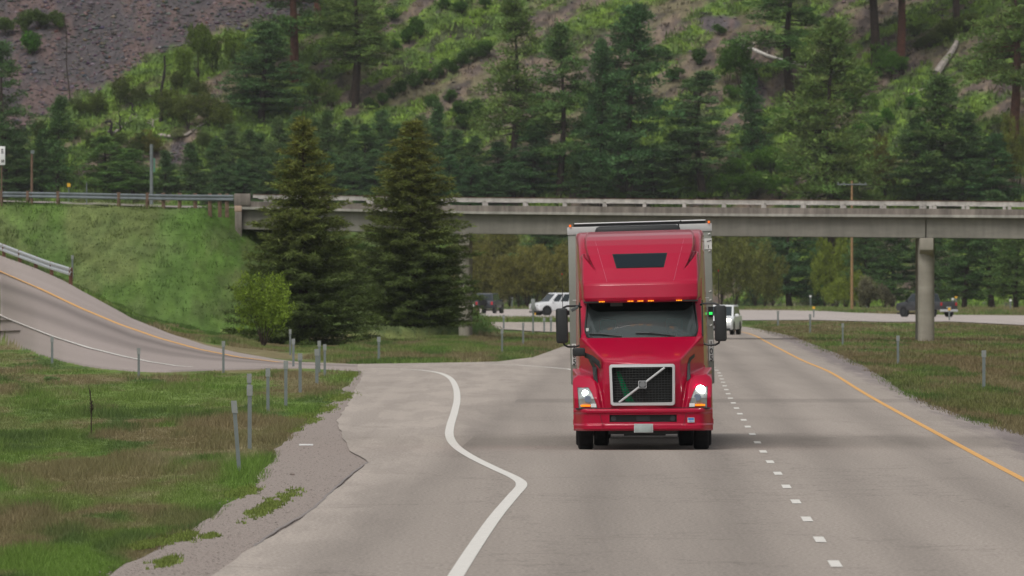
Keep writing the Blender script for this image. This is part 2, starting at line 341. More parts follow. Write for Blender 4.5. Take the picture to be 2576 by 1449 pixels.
def Hf(X, Y, rough=True):
    X = np.asarray(X, float); Y = np.asarray(Y, float); Yc = np.maximum(Y, 40)
    vx = CX + X / Yc * F
    nd, nz, fd, fz = (np.interp(vx, RA[:, 0], RA[:, i]) for i in (1, 2, 3, 4))
    t = np.clip((Y - nd) / (fd - nd), 0, 1); hr = nz + (fz - nz) * t
    hr = np.where(Y < nd, np.maximum(nz - (nd - Y) * 0.03, 0), hr)
    hr = hr * np.clip((770 - Y) / 60, 0, 1) * (vx < 900)
    hr = np.where(Y < 300, 0, hr)
    hp = np.zeros_like(hr)
    for A, B, z0, z1, end in ((PA, PB, 6.88, 7.36, True), (PB, PC, 7.36, 9.1, False)):
        al, pe, L = seg_dist(X, Y, A, B)
        e = np.maximum(-al - (5.0 * sm(-12.0, -18.0, X) if end else 0), 0)
        e = np.maximum(e, al - L)
        z = z0 + (z1 - z0) * np.clip(al / L, 0, 1)
        if end: e1 = np.where(e > 0, e + 0.4, e)
        else: e1 = e
        de = np.hypot(np.maximum(pe - 6.0, 0), e1)
        hp = np.maximum(hp, z - 0.52 * de)
    hp = np.maximum(hp - 0.34 * np.maximum(X + 5.3, 0) * (Y < 700), 0)
    off = (hp > 0.05) | (hr > 0.05)
    h = np.maximum(hr, hp)
    k = 0.0
    # hill
    yb = 1398 + 8 * vnoise(X / 25, X * 0, 5)
    s = Y - yb
    sh = 0.56 * np.maximum(s, 0) * sm(0, 14, s)
    diag = X * 0.75 - 0.5 * sh
    gul = (fbm(diag / 7.0, (X * 0.5 + sh * 0.75) / 30.0, 21, 3) - 0.5) * 5.0 * sm(5, 25, s)
    h = np.maximum(h, sh + gul) if rough else np.maximum(h, sh + gul)
    b = (fbm(X / 3.0, Y / 12.0, 3, 3) - 0.5) * 0.25
    onroad = ((hp <= 0.02) & (hr <= 0.02))
    # meadow and median a touch lower than the road, with soft hummocks
    h = h - 0.04 + np.where((Y > 740) & (Y < 1390), 0, np.minimum(b, 0.0) * 0.4 * (Y < 1390))
    h = h + np.where(hp > hr + 0.15, (fbm(X / 2.2, Y / 2.2, 9, 3) - 0.5) * 0.35, 0)
    return h
def hit(vx, vy, d0=120, d1=1700):
    ds = np.concatenate([np.arange(d0, 1380, 1.0), np.arange(1380, d1, 0.25)])
    if d0 >= 1380: ds = np.arange(d0, d1, 0.25)
    X = (vx - CX) / F * ds; Z = CH + (HY - vy) / F * ds
    g = Hf(X, ds) >= Z
    i = int(np.argmax(g)) if g.any() else len(ds) - 1
    d = ds[i]; return Vector(((vx - CX) / F * d, d, float(Hf((vx - CX) / F * d, d))))

G1, G2, BR, ST = np.array([0.125, 0.185, 0.045]), np.array([0.085, 0.13, 0.04]), np.array([0.20, 0.165, 0.09]), np.array([0.30, 0.255, 0.16])
BRT = np.array([0.135, 0.22, 0.045])
def mixc(a, b, t): return a + (b - a) * t[..., None]
def grass_col(X, Y, Z=None):
    n1 = fbm(X / 1.6, Y / 22.0, 31, 4); n2 = fbm(X / 0.8, Y / 8.0, 47, 3); n3 = fbm(X / 3.5, Y / 45.0, 53, 2)
    c = mixc(np.broadcast_to(G2, X.shape + (3,)), np.broadcast_to(G1, X.shape + (3,)), sm(0.35, 0.65, n2))
    c = mixc(c, BR, sm(0.43, 0.55, n1) * 0.92)
    c = mixc(c, BRT, sm(0.56, 0.68, n3) * 0.5)
    c = mixc(c, ST, sm(0.62, 0.75, n2) * 0.35)
    return c
def px(X, Y, Z):
    return CX + X / np.maximum(Y, 40) * F, HY - (Z - CH) / np.maximum(Y, 40) * F
def hill_col(X, Y, Z):
    vx, vy = px(X, Y, Z)
    q = vy * 0.87 + vx * 0.5; p = vx * 0.87 - vy * 0.5
    n = fbm(q / 34.0, p / 210.0, 61, 4); n2 = fbm(vx / 18.0, vy / 14.0, 67, 3); n3 = fbm(vx / 160., vy / 120., 71, 2)
    soil = mixc(np.broadcast_to(np.array([0.19, 0.148, 0.11]), X.shape + (3,)), np.array([0.14, 0.11, 0.095]), sm(0.4, 0.6, n2))
    soil = mixc(soil, np.array([0.15, 0.145, 0.075]), sm(0.5, 0.62, fbm(q / 60., p / 90., 5, 2)) * 0.6)
    grn = mixc(np.broadcast_to(np.array([0.10, 0.165, 0.04]), X.shape + (3,)), np.array([0.16, 0.25, 0.04]), sm(0.4, 0.65, n2))
    thr = 0.405 + 0.06 * (vy < 230) * (vx > 1500) - 0.05 * (vx > 1950) - 0.05 * (vx < 950)
    c = mixc(soil, grn, sm(thr, thr + 0.08, n * 0.8 + n3 * 0.2) * 0.95)
    lim = np.interp(vx, [-400, 0, 63, 176, 281, 352, 457, 563, 703, 791, 900], [330, 330, 330, 262, 215, 160, 118, 72, 66, 35, -200])
    scr = sm(-14, 22, lim - vy + (n2 - 0.5) * 60)
    scol = mixc(np.broadcast_to(np.array([0.082, 0.072, 0.076]), X.shape + (3,)), np.array([0.125, 0.09, 0.085]), sm(0.45, 0.65, fbm(vx / 40., vy / 60., 77, 3)))
    c = mixc(c, scol, scr)
    rk = sm(0.60, 0.68, fbm(q / 16., p / 40., 111, 4)) * (vx > 800); c = mixc(c, np.array([0.06, 0.05, 0.05]), rk * 0.7)
    c = c * (0.72 + 0.56 * fbm(vx / 4.0, vy / 3.0, 113, 3))[..., None]
    for (a, b_, ra, rb) in ((452, 392, 30, 38), (1900, 232, 26, 45), (2690 / 1.49, 60, 60, 20)):
        e = sm(1.15, 0.8, np.hypot((vx - a) / ra, (vy - b_) / rb) + (n2 - 0.5) * 0.5); c = mixc(c, scol * 1.25, e)
    return c, scr
def ground_colours(X, Y, Z):
    onslope = (Y > 600) & (Y < 720) & (Z > 0.3) & (X < 3)
    c = np.where(onslope[..., None], grass_col(X * 0.5, Z * 5.0), grass_col(X, Y))
    vx, vy = px(X, Y, Z)
    md = (Y < 600) & (Z < 0.5) & (X < 0); pn = (fbm(X / 0.5, Y / 6.0, 99, 4) - 0.5) * 1.5
    for (a, b_, ra, rb, cc, st_) in [(760, 965, 100, 32, BR, .85), (560, 1105, 190, 55, BR, .8), (250, 1195, 270, 52, BR, .8), (560, 1010, 90, 26, BR, .7), (170, 955, 190, 14, BR, .8), (120, 1320, 170, 34, BR, .75), (420, 1300, 90, 30, BR, .5),
         (400, 1000, 280, 34, G1 * 1.15, .9), (570, 962, 110, 18, BRT, .8), (625, 1225, 60, 80, BRT, .95), (480, 1250, 70, 34, BRT, .6), (140, 1420, 170, 50, BRT, .95), (860, 955, 50, 18, BRT, .8), (770, 1035, 60, 22, BRT, .8), (120, 1265, 110, 22, G1 * 1.1, .7), (60, 1060, 200, 40, G1, .6), (600, 1150, 60, 26, ST, .5), (440, 1160, 80, 22, ST, .45)]:
        e = sm(1.2, 0.6, np.hypot((vx - a) / ra, (vy - b_) / rb) + pn) * md * st_; c = mixc(c, cc, e)
    # bare, dry parts of the embankment and of the cone beneath the bridge
    em = (Y > 600) & (Y < 720) & (Z > 0.3)
    e = em * sm(0.45, 0.65, fbm(X / 1.5, Z / 0.6, 83, 3))
    c = mixc(c, np.array([0.13, 0.115, 0.075]), e * 0.6)
    c = mixc(c, np.array([0.17, 0.145, 0.105]), em * sm(860, 930, vx) * sm(1190, 1150, vx) * 0.8)
    c = mixc(c, np.array([0.10, 0.17, 0.04]), em * sm(1170, 1200, vx) * 0.7)
    em2 = em * sm(0.44, 0.56, fbm(X / 1.1, Z / 0.55, 85, 4)) * sm(330, 560, vx) * sm(760, 640, vy)
    c = mixc(c, np.array([0.10, 0.20, 0.03]), em2 * 0.85)
    c = mixc(c, np.array([0.095, 0.175, 0.038]), em * 0.6)
    c = c * np.where(em[..., None], (0.52 + 0.72 * fbm(X / 0.7, Z / 0.3, 89, 3))[..., None], 1)
    med = (X > 4) & (Y > 140) & (Y < 1390)
    c = mixc(c, np.array([0.17, 0.125, 0.07]), med * sm(0.42, 0.62, fbm(X / 3., Y / 60., 87, 3)) * 0.5)
    hc, _ = hill_col(X, Y, Z)
    c = mixc(c, hc, sm(1392, 1404, Y))
    return c
bear = np.concatenate([np.linspace(-1.6, -0.3, 12)[:-1], np.linspace(-0.3, -0.055, 30)[:-1], np.linspace(-0.055, 0.055, 560), np.linspace(0.055, 0.3, 30)[1:], np.linspace(0.3, 1.6, 12)[1:]])
rows = np.concatenate([[-400, -200, -60, 0, 40, 70, 95], 1 / np.linspace(1 / 110, 1 / 590, 330), np.linspace(592, 700, 110), np.linspace(703, 760, 20), 1 / np.linspace(1 / 770, 1 / 1385, 70), np.linspace(1388, 1500, 230), np.linspace(1505, 1700, 30), [1800, 2000]])
BB, RR = np.meshgrid(bear, rows)
GX = BB * np.maximum(RR, 40); GY = RR + 0 * BB; GZ = Hf(GX, GY)
V = np.stack([GX, GY, GZ], -1).reshape(-1, 3)
nr, nc = BB.shape; idx = np.arange(nr * nc).reshape(nr, nc)
Fc = np.stack([idx[:-1, :-1], idx[:-1, 1:], idx[1:, 1:], idx[1:, :-1]], -1).reshape(-1, 4)
gc = ground_colours(GX, GY, GZ).reshape(-1, 3)
g = np_mesh('ground', V, Fc, gc, M['ground'], smooth=True); tag(g, kind='structure')

# ------------------------------------------------------------------ roads
def densify(pts, step=6.0):
    o = []
    for a, b in zip(pts[:-1], pts[1:]):
        n = max(1, int((Vector(b) - Vector(a)).length / step))
        for i in range(n): o.append(Vector(a).lerp(Vector(b), i / n))
    o.append(Vector(pts[-1])); return o
def poly(name, pts, m, kind='structure'):
    bm = bmesh.new(); vs = [bm.verts.new(p) for p in pts]; f = bm.faces.new(vs)
    if f.normal.z < 0 or f.calc_center_median() is None: pass
    bmesh.ops.triangulate(bm, faces=[f], ngon_method='EAR_CLIP'); bmesh.ops.recalc_face_normals(bm, faces=bm.faces)
    for f in bm.faces:
        f.normal_update()
        if f.normal.z < 0: f.normal_flip()
    me = bpy.data.meshes.new(name); bm.to_mesh(me); bm.free(); me.materials.append(m)
    o = bpy.data.objects.new(name, me); COL.objects.link(o); tag(o, kind=kind); return o
def fl(pts, z): return [flat(x, y, 0) * 1 + Vector((0, 0, z)) for x, y in pts]
def rag(pts, amp, step, seed):
    pts = densify(pts, step); o = []
    for i, p in enumerate(pts):
        n = float(fbm(np.array(p.y / 5.0), np.array(p.x * 1.5), seed, 3)) - 0.5
        o.append(p + Vector((n * amp, 0, 0)))
    return o
Lp = [(540, 1449), (640, 1380), (780, 1290), (925, 1165), (872, 1130), (850, 1060), (880, 1010), (905, 960), (912, 940), (900, 930)]
Lfar = [(900, 917), (1150, 913), (1250, 911), (1340, 900), (1380, 886), (1430, 868), (1560, 852), (1615, 842), (1590, 838), (1406, 836), (1341, 834), (1291, 830), (1235, 828), (1000, 822), (500, 818)]
Rr = [(1860, 821), (1905, 828), (1990, 845), (2050, 869), (2130, 900), (2200, 937), (2270, 985), (2350, 1020), (2450, 1058), (2576, 1092)]
Rtop = [(500, 806), (1000, 809), (1190, 811), (1430, 811), (1700, 812), (1800, 815)]
z = 0.02
near = [Vector((-5.5, -60, z)), Vector((-3.6, 90, z))]
outl = near + rag(fl(Lp, z), 0.18, 3, 1) + fl(Lfar, z) + rag(fl(Rtop + Rr, z), 0.2, 6, 2) + [Vector((9.6, 125, z)), Vector((7.4, -60, z))]
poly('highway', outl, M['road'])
gr = [(270, 1449), (370, 1390), (480, 1335), (560, 1280), (640, 1222), (665, 1185), (705, 1120), (765, 1065), (850, 1000), (897, 942)]
gl_ = rag([Vector((-6.4, 90, 0.0))] + fl(gr, 0.0), 0.25, 2.5, 7)
poly('gravel_verge', [Vector((-7, -60, 0))] + gl_ + fl([(905, 930), (960, 960), (960, 1060), (990, 1130), (990, 1180), (850, 1310)], 0.0) + [Vector((-1.5, 110, 0)), Vector((-3, -60, 0))], M['gravel'])
# opposite carriageway
Of = [(300, 777), (1190, 778), (1430, 778), (1853, 780), (2038, 781), (2148, 787), (2297, 792), (2576, 794), (3100, 800)]
On = [(3100, 832), (2576, 818), (2394, 809), (2232, 810), (2038, 805), (1860, 806), (1500, 803), (1290, 801), (1200, 798), (300, 794)]
poly('opposite_carriageway', fl(Of, 0.015) + fl(On, 0.015), M['road_far'])
# ramp
vxs = np.concatenate([np.linspace(-650, 0, 30)[:-1], np.linspace(0, 905, 110)]); tt = np.linspace(0, 1, 60)
nd, fd = np.interp(vxs, RA[:, 0], RA[:, 1]), np.interp(vxs, RA[:, 0], RA[:, 3])
D = nd[:, None] + (fd - nd)[:, None] * tt[None, :]; X = (vxs[:, None] - CX) / F * D
Z = Hf(X, D) + 0.075
nz_, fz_ = np.interp(vxs, RA[:, 0], RA[:, 2]), np.interp(vxs, RA[:, 0], RA[:, 4])
Z = nz_[:, None] + (fz_ - nz_)[:, None] * tt[None, :] + 0.012
X = np.concatenate([X[:, :1], X], 1); D = np.concatenate([D[:, :1] - 1.2, D], 1); Z = np.concatenate([Z[:, :1] - 0.35, Z], 1)
yv = HY - (Z - CH) / D * F; ff = (yv[:, 1:2] - yv) / (yv[:, 1:2] - yv[:, -1:] + 1e-6)
tr_ = np.exp(-((ff - 0.66) / 0.055) ** 2) * 0.36 + np.exp(-((ff - 0.46) / 0.06) ** 2) * 0.22 + np.exp(-((ff - 0.56) / 0.17) ** 2) * 0.10
kk = (1 - tr_) * (0.92 + 0.16 * fbm(ff * 22, X / 14.0, 201, 3))
rampcol = (np.array([0.325, 0.278, 0.258]) * kk[..., None]).reshape(-1, 3)
M['rampv'] = attr_mat('ramp_asphalt_worn', 0.85, 0.2, fine=0.10, fscale=(9, 2, 9))
V = np.stack([X, D, Z], -1).reshape(-1, 3); a_, b_ = D.shape; idx = np.arange(a_ * b_).reshape(a_, b_)
o = np_mesh('ramp_road', V, np.stack([idx[:-1, :-1], idx[1:, :-1], idx[1:, 1:], idx[:-1, 1:]], -1).reshape(-1, 4), rampcol, M['rampv'], smooth=True); tag(o, kind='structure')
def ramp_pt(vx, vy, lift=0.03):
    nd, nz, fd, fz = (np.interp(vx, RA[:, 0], RA[:, i]) for i in (1, 2, 3, 4))
    yn = HY - (nz - CH) / nd * F; yf = HY - (fz - CH) / fd * F
    lo, hi = 0.0, 1.0
    for _ in range(40):
        m_ = (lo + hi) / 2; d = nd + (fd - nd) * m_; zz = nz + (fz - nz) * m_; y = HY - (zz - CH) / d * F
        if y > vy: lo = m_
        else: hi = m_
    return Vector(((vx - CX) / F * d, d, zz + lift))
def ribbon(mb, pts, wd):
    pts = [Vector(p) for p in pts]; n = len(mb.v)
    for i, p in enumerate(pts):
        d = pts[min(i + 1, len(pts) - 1)] - pts[max(i - 1, 0)]; s = Vector((d.y, -d.x, 0)).normalized() * wd / 2
        mb.v += [p - s, p + s]
    for i in range(len(pts) - 1): mb.f.append((n + 2 * i, n + 2 * i + 1, n + 2 * i + 3, n + 2 * i + 2))
def smooth_poly(pts, k=6):
    out = []; n = len(pts); P = [Vector(p) for p in pts]
    for i in range(n - 1):
        p0, p1, p2, p3 = P[max(i - 1, 0)], P[i], P[i + 1], P[min(i + 2, n - 1)]
        for j in range(k):
            t_ = j / k
            out.append(0.5 * ((2 * p1) + (p2 - p0) * t_ + (2 * p0 - 5 * p1 + 4 * p2 - p3) * t_ ** 2 + (3 * p1 - p0 - 3 * p2 + p3) * t_ ** 3))
    out.append(P[-1]); return out
zl = 0.026
wl = MB()
sq = [flat(x, y, 0) + Vector((0, 0, zl)) for x, y in [(1150, 1449), (1194, 1380), (1246, 1305), (1290, 1252), (1312, 1224), (1296, 1206), (1245, 1182), (1185, 1152), (1146, 1125), (1131, 1100), (1133, 1073), (1143, 1040), (1150, 1005), (1146, 975), (1132, 953), (1105, 940), (1060, 933), (1000, 930), (925, 928)]]
ribbon(wl, [Vector((-0.85, 100, zl)), Vector((-2.4, -40, zl))][::-1] + smooth_poly(sq), 0.17)
ribbon(wl, [flat(x, y, 0) + Vector((0, 0, zl)) for x, y in [(1450, 935), (1430, 930), (1370, 925), (1300, 920), (1225, 917), (1150, 915)]], 0.16)
ribbon(wl, [ramp_pt(x, y) for x, y in zip(np.linspace(-300, 484, 60), np.interp(np.linspace(-300, 484, 60), [-300, 0, 27, 80, 133, 222, 311, 378, 444, 484], [660, 793, 805, 826, 847, 876, 898, 912, 922, 925]))], 0.14)
ribbon(wl, [ramp_pt(x, y) for x, y in [(615, 922), (650, 922), (690, 921.5)]], 0.2)
o = wl.build('white_edge_line', M['paint_w']); tag(o, kind='structure')
yl = MB()
YX = [(185, 7.79), (219, 8.17), (318, 9.36), (401, 10.5), (460, 11.0), (533, 11.8), (617, 12.75), (660, 13.25), (700, 13.5), (740, 13.4)]
ribbon(yl, [Vector((5.2, -40, zl)), Vector((7.0, 120, zl))] + smooth_poly([(x, d, zl) for d, x in YX]), 0.125)
ribbon(yl, [ramp_pt(x, y) for x, y in zip(np.linspace(-300, 760, 90), np.interp(np.linspace(-300, 760, 90), [-300, 0, 100, 200, 300, 400, 500, 600, 700, 760], [560, 683, 727, 775, 817, 852, 880, 900, 912.5, 915]))], 0.16)
o = yl.build('yellow_edge_line', M['paint_y']); tag(o, kind='structure')
dl = MB()
for i in range(-9, 46):
    y0 = 130.3 + i * 12.19
    if y0 > 640: break
    xf = lambda d: np.interp(d, [-100] + [p[0] for p in YX], [7.79 - 285 * 0.0119] + [p[1] for p in YX]) - 3.68 + (0.0)
    ribbon(dl, [Vector((float(xf(y0 - 1.5)), y0 - 1.5, zl)), Vector((float(xf(y0 + 1.5)), y0 + 1.5, zl))], 0.125)
o = dl.build('broken_lane_line', M['paint_w']); tag(o, kind='structure')
sk = MB()   # dark skid marks on the ramp
for a, b in (((-40, 806), (32, 806)), ((-40, 835), (52, 832))):
    ribbon(sk, [ramp_pt(a[0] + (b[0] - a[0]) * i / 10, a[1] + (b[1] - a[1]) * i / 10, 0.02) for i in range(11)], 0.2)
o = sk.build('skid_marks', mat('tyre_mark', (0.15, 0.13, 0.125), 0.9)); tag(o, kind='structure')

# ------------------------------------------------------------------ grass, rocks (uncountable)
def tufts(name, P, hgt, nb, wd, cols, spread, label, cat):
    N = len(P); k = nb
    ang = RNG.uniform(0, 2 * np.pi, (N, k)); rad = RNG.uniform(0, 1, (N, k)) ** 0.5 * spread[:, None]
    base = P[:, None, :] + np.stack([np.cos(ang) * rad, np.sin(ang) * rad * 2.0, np.zeros_like(ang)], -1)
    base[..., 2] -= 0.02
    lean = RNG.normal(0, 0.35, (N, k, 2)); hh = hgt[:, None] * RNG.uniform(0.5, 1.1, (N, k))
    tip = base + np.stack([lean[..., 0] * hh, lean[..., 1] * hh, hh], -1)
    sa = RNG.normal(0, 0.5, (N, k)); side = np.stack([np.cos(sa), np.sin(sa), 0 * sa], -1) * (wd[:, None, None] / 2)
    V = np.stack([base - side, base + side, tip], 2).reshape(-1, 3)
    F_ = np.arange(len(V)).reshape(-1, 3)
    c = cols[:, None, :] * RNG.uniform(0.7, 1.35, (N, k, 1)); c = c.reshape(-1, 3)
    o = np_mesh(name, V, F_, c, M['grass']); tag(o, label, cat, kind='stuff'); return o
def sample_poly(pts, n):
    pts = np.array(pts, float); lo, hi = pts.min(0), pts.max(0)
    q = RNG.uniform(lo, hi, (n * 3, 2)); x, y = q[:, 0], q[:, 1]; ins = np.zeros(len(q), bool); j = len(pts) - 1
    for i in range(len(pts)):
        xi, yi = pts[i]; xj, yj = pts[j]
        ins ^= ((yi > y) != (yj > y)) & (x < (xj - xi) * (y - yi) / (yj - yi + 1e-9) + xi); j = i
    return q[ins][:n]
mead = [(-330, 862), (0, 868), (89, 893), (178, 919), (267, 932), (369, 942), (444, 941), (578, 935), (700, 931), (871, 932), (900, 938), (850, 998), (765, 1063), (705, 1118), (665, 1183), (640, 1220), (560, 1278), (480, 1333), (370, 1388), (260, 1455), (100, 1560), (-330, 1560)]
def on_ground(q):
    d = F * CH / (q[:, 1] - HY); X = (q[:, 0] - CX) / F * d; return np.stack([X, d, Hf(X, d)], -1)
q = sample_poly(mead, 60000); P = on_ground(q)
P[:, 0] += RNG.normal(0, 0.05, len(P))
c = ground_colours(P[:, 0], P[:, 1], P[:, 2]); tall = fbm(P[:, 0] / 0.9, P[:, 1] / 9.0, 91, 3)
hg = 0.07 + 0.16 * sm(0.45, 0.75, tall)
gsc = P[:, 1] / 200
tufts('meadow_grass', P, hg, 6, 0.014 * gsc ** 0.8, c, 0.10 * gsc, 'green and brown roadside grass on the left verge', 'grass')
# weeds creeping over the gravel edge
we = []
for (x, y, s, n) in [(690, 1268, 60, 300), (420, 1415, 40, 120), (760, 1050, 30, 260), (640, 1290, 20, 50), (860, 1000, 40, 300), (740, 1083, 16, 80), (610, 1240, 40, 260), (450, 1355, 50, 160), (820, 1030, 30, 200), (880, 945, 25, 220), (530, 1350, 20, 60), (780, 1060, 26, 160), (370, 1372, 30, 220)]:
    a = RNG.normal(0, 0.45, (n, 2)) * np.array([s, s * 0.28]); a[:, 1] -= a[:, 0] * (0.5 if s == 60 else 0.2); we.append(np.array([x, y]) + a)
q = np.concatenate(we); P = on_ground(q); P[:, 2] = 0.02
c = np.tile(np.array([[0.16, 0.21, 0.05]]), (len(P), 1)) * RNG.uniform(0.7, 1.3, (len(P), 1))
tufts('gravel_weeds', P, np.full(len(P), 0.05), 5, np.full(len(P), 0.02), c, np.full(len(P), 0.06), 'bright green weeds creeping over the gravel shoulder', 'weeds')
# embankment
X = RNG.uniform(-48, 1, 60000); Y = RNG.uniform(520, 668, 60000)
vx = CX + X / Y * F; fdv = np.interp(vx, RA[:, 0], RA[:, 3]); Z = Hf(X, Y)
al, pe, L = seg_dist(X, Y, PA, PB); al2, pe2, _ = seg_dist(X, Y, PB, PC)
ok = (Y > fdv + 1.5) & ~((pe < 4.6) & (al > -0.5) & (al < L)) & ~((pe2 < 4.6) & (al2 > 0)) & (vx > -400) & (vx < 1300)
X, Y, Z = X[ok], Y[ok], Z[ok]; P = np.stack([X, Y, Z], -1); c = ground_colours(X, Y, Z)
n = fbm(X / 1.2, Z / 0.5, 95, 3)
tufts('embankment_grass', P, 0.10 + 0.2 * sm(0.45, 0.7, n), 6, np.full(len(P), 0.045), c * 1.05, np.full(len(P), 0.35), 'green grass covering the bridge embankment slope', 'grass')
# strip between ramp and highway, median right
q = sample_poly([(905, 914), (1150, 910), (1250, 908), (1340, 897), (1378, 882), (1428, 865), (1560, 850), (1600, 842), (1406, 840), (1200, 838), (900, 862), (760, 900)], 12000)
P = on_ground(q); c = grass_col(P[:, 0], P[:, 1]) * 1.0
tufts('gore_grass', P, 0.1 + 0.15 * RNG.random(len(P)), 5, np.full(len(P), 0.04), c, np.full(len(P), 0.25), 'short dry grass between the ramp and the highway', 'grass')
q = sample_poly([(1870, 810), (2040, 808), (2232, 813), (2394, 812), (2576, 821), (2900, 840), (3000, 1250), (2576, 1100), (2450, 1066), (2350, 1030), (2270, 993), (2200, 945), (2130, 908), (2050, 877), (1990, 852), (1905, 834)], 32000)
P = on_ground(q); c = ground_colours(P[:, 0], P[:, 1], P[:, 2])
tufts('median_grass', P, 0.08 + 0.14 * RNG.random(len(P)), 5, 0.012 + 0.00006 * P[:, 1], c, 0.0006 * P[:, 1], 'olive and brown grass of the median on the right', 'grass')
q = np.concatenate([sample_poly([(1190, 800), (1500, 804), (1500, 809), (1190, 809)], 1500), sample_poly([(1190, 771), (2700, 771), (2700, 791), (2297, 790), (2148, 785), (1853, 778), (1190, 776)], 6000)])
P = on_ground(q); c = grass_col(P[:, 0] * 0.4, P[:, 1]) * 1.2
tufts('verge_grass', P, 0.15 + 0.25 * RNG.random(len(P)), 5, np.full(len(P), 0.10), c, np.full(len(P), 0.5), 'pale grass along the opposite carriageway', 'grass')
# hillside ground cover
X = RNG.uniform(-95, 95, 60000); Y = RNG.uniform(1402, 1500, 60000); Z = Hf(X, Y); c, scr = hill_col(X, Y, Z)
green = c[:, 1] > c[:, 0] * 1.1
ok = (scr < 0.4) & (green | (RNG.random(len(X)) < 0.12)); X, Y, Z, c = X[ok], Y[ok], Z[ok], c[ok]
P = np.stack([X, Y, Z], -1)
tufts('hillside_grass', P, 0.25 + 0.35 * RNG.random(len(P)) ** 2, 7, np.full(len(P), 0.26), c * 1.25, np.full(len(P), 0.6), 'green grass and low herbs in streaks across the hillside', 'grass')
sel = RNG.random(len(P)) < 0.22
tufts('hillside_brush', P[sel], 0.45 + 0.6 * RNG.random(int(sel.sum())) ** 2, 14, np.full(int(sel.sum()), 0.26), c[sel] * RNG.uniform(0.8, 1.8, (int(sel.sum()), 1)), np.full(int(sel.sum()), 0.9), 'low leafy undergrowth spread over the green parts of the hillside', 'brush')
# scree
def rocks(name, P, size, cols, label, cat):
    N = len(P); base = np.array([[1, 0, 0], [-1, 0, 0], [0, 1, 0], [0, -1, 0], [0, 0, 1], [0, 0, -1]], float)
    V = base[None] * RNG.uniform(0.5, 1.2, (N, 6, 1)) + RNG.normal(0, 0.2, (N, 6, 3)); V *= np.array([1.3, 1.0, 0.6])
    a = RNG.uniform(0, 6.28, N); ca, sa = np.cos(a)[:, None], np.sin(a)[:, None]
    V = np.stack([V[..., 0] * ca - V[..., 1] * sa, V[..., 0] * sa + V[..., 1] * ca, V[..., 2]], -1) * size[:, None, None] + P[:, None]
    f = np.array([[0, 2, 4], [2, 1, 4], [1, 3, 4], [3, 0, 4], [2, 0, 5], [1, 2, 5], [3, 1, 5], [0, 3, 5]])
    Fc = (f[None] + (np.arange(N) * 6)[:, None, None]).reshape(-1, 3)
    o = np_mesh(name, V.reshape(-1, 3), Fc, np.repeat(cols, 8, 0), M['rock']); tag(o, label, cat, kind='stuff')
X = RNG.uniform(-95, 95, 90000); Y = RNG.uniform(1402, 1500, 90000); Z = Hf(X, Y); c, scr = hill_col(X, Y, Z)
vx, vy = px(X, Y, Z)
ok = (scr > 0.35) | (RNG.random(len(X)) < 0.06) | ((np.hypot((vx - 452) / 30, (vy - 392) / 38) < 1) | (np.hypot((vx - 1900) / 26, (vy - 232) / 45) < 1))
X, Y, Z, c = X[ok], Y[ok], Z[ok], c[ok]
tone = RNG.uniform(0.4, 1.6, (len(X), 1)) * np.where(RNG.random((len(X), 1)) < 0.04, 1.8, 1)
rc = np.array([0.098, 0.088, 0.092]) * tone + RNG.normal(0, 0.012, (len(X), 3)) + np.where(RNG.random((len(X), 1)) < 0.18, 1, 0) * np.array([0.06, 0.02, 0.01])
rocks('scree', np.stack([X, Y, Z], -1), 0.14 + 0.32 * RNG.random(len(X)) ** 2.5, np.clip(rc, 0.02, 1), 'purple grey loose scree on the upper left hillside', 'scree')

q = np.concatenate([sample_poly([(290, 1449), (380, 1390), (480, 1335), (560, 1280), (640, 1222), (665, 1185), (705, 1120), (765, 1065), (850, 1000), (880, 1010), (850, 1060), (872, 1130), (925, 1165), (780, 1290), (640, 1380), (540, 1449)], 9000), sample_poly([(230, 1449), (500, 1310), (690, 1140), (860, 990), (860, 1010), (700, 1190), (500, 1345), (300, 1449)], 900)])
P = on_ground(q); P[:, 2] = 0.0
rocks('loose_gravel', P, 0.006 + 0.012 * RNG.random(len(P)) ** 3, np.array([0.28, 0.24, 0.218]) * RNG.uniform(0.6, 1.3, (len(P), 1)), 'loose gravel scattered over the left shoulder', 'gravel')
sm_mb = MB(); seam = smooth_poly([flat(x, y, 0) + Vector((0, 0, 0.024)) for x, y in [(925, 1165), (880, 1198), (830, 1243), (780, 1288), (700, 1335), (640, 1378)]])
ribbon(sm_mb, [p + Vector((0.012 * math.sin(i * 2.3), 0, 0)) for i, p in enumerate(seam)], 0.04)
o = sm_mb.build('tar_seam', mat('tar_seam', (0.22, 0.195, 0.185), 0.8, noise=0.3, nscale=6)); tag(o, kind='structure')
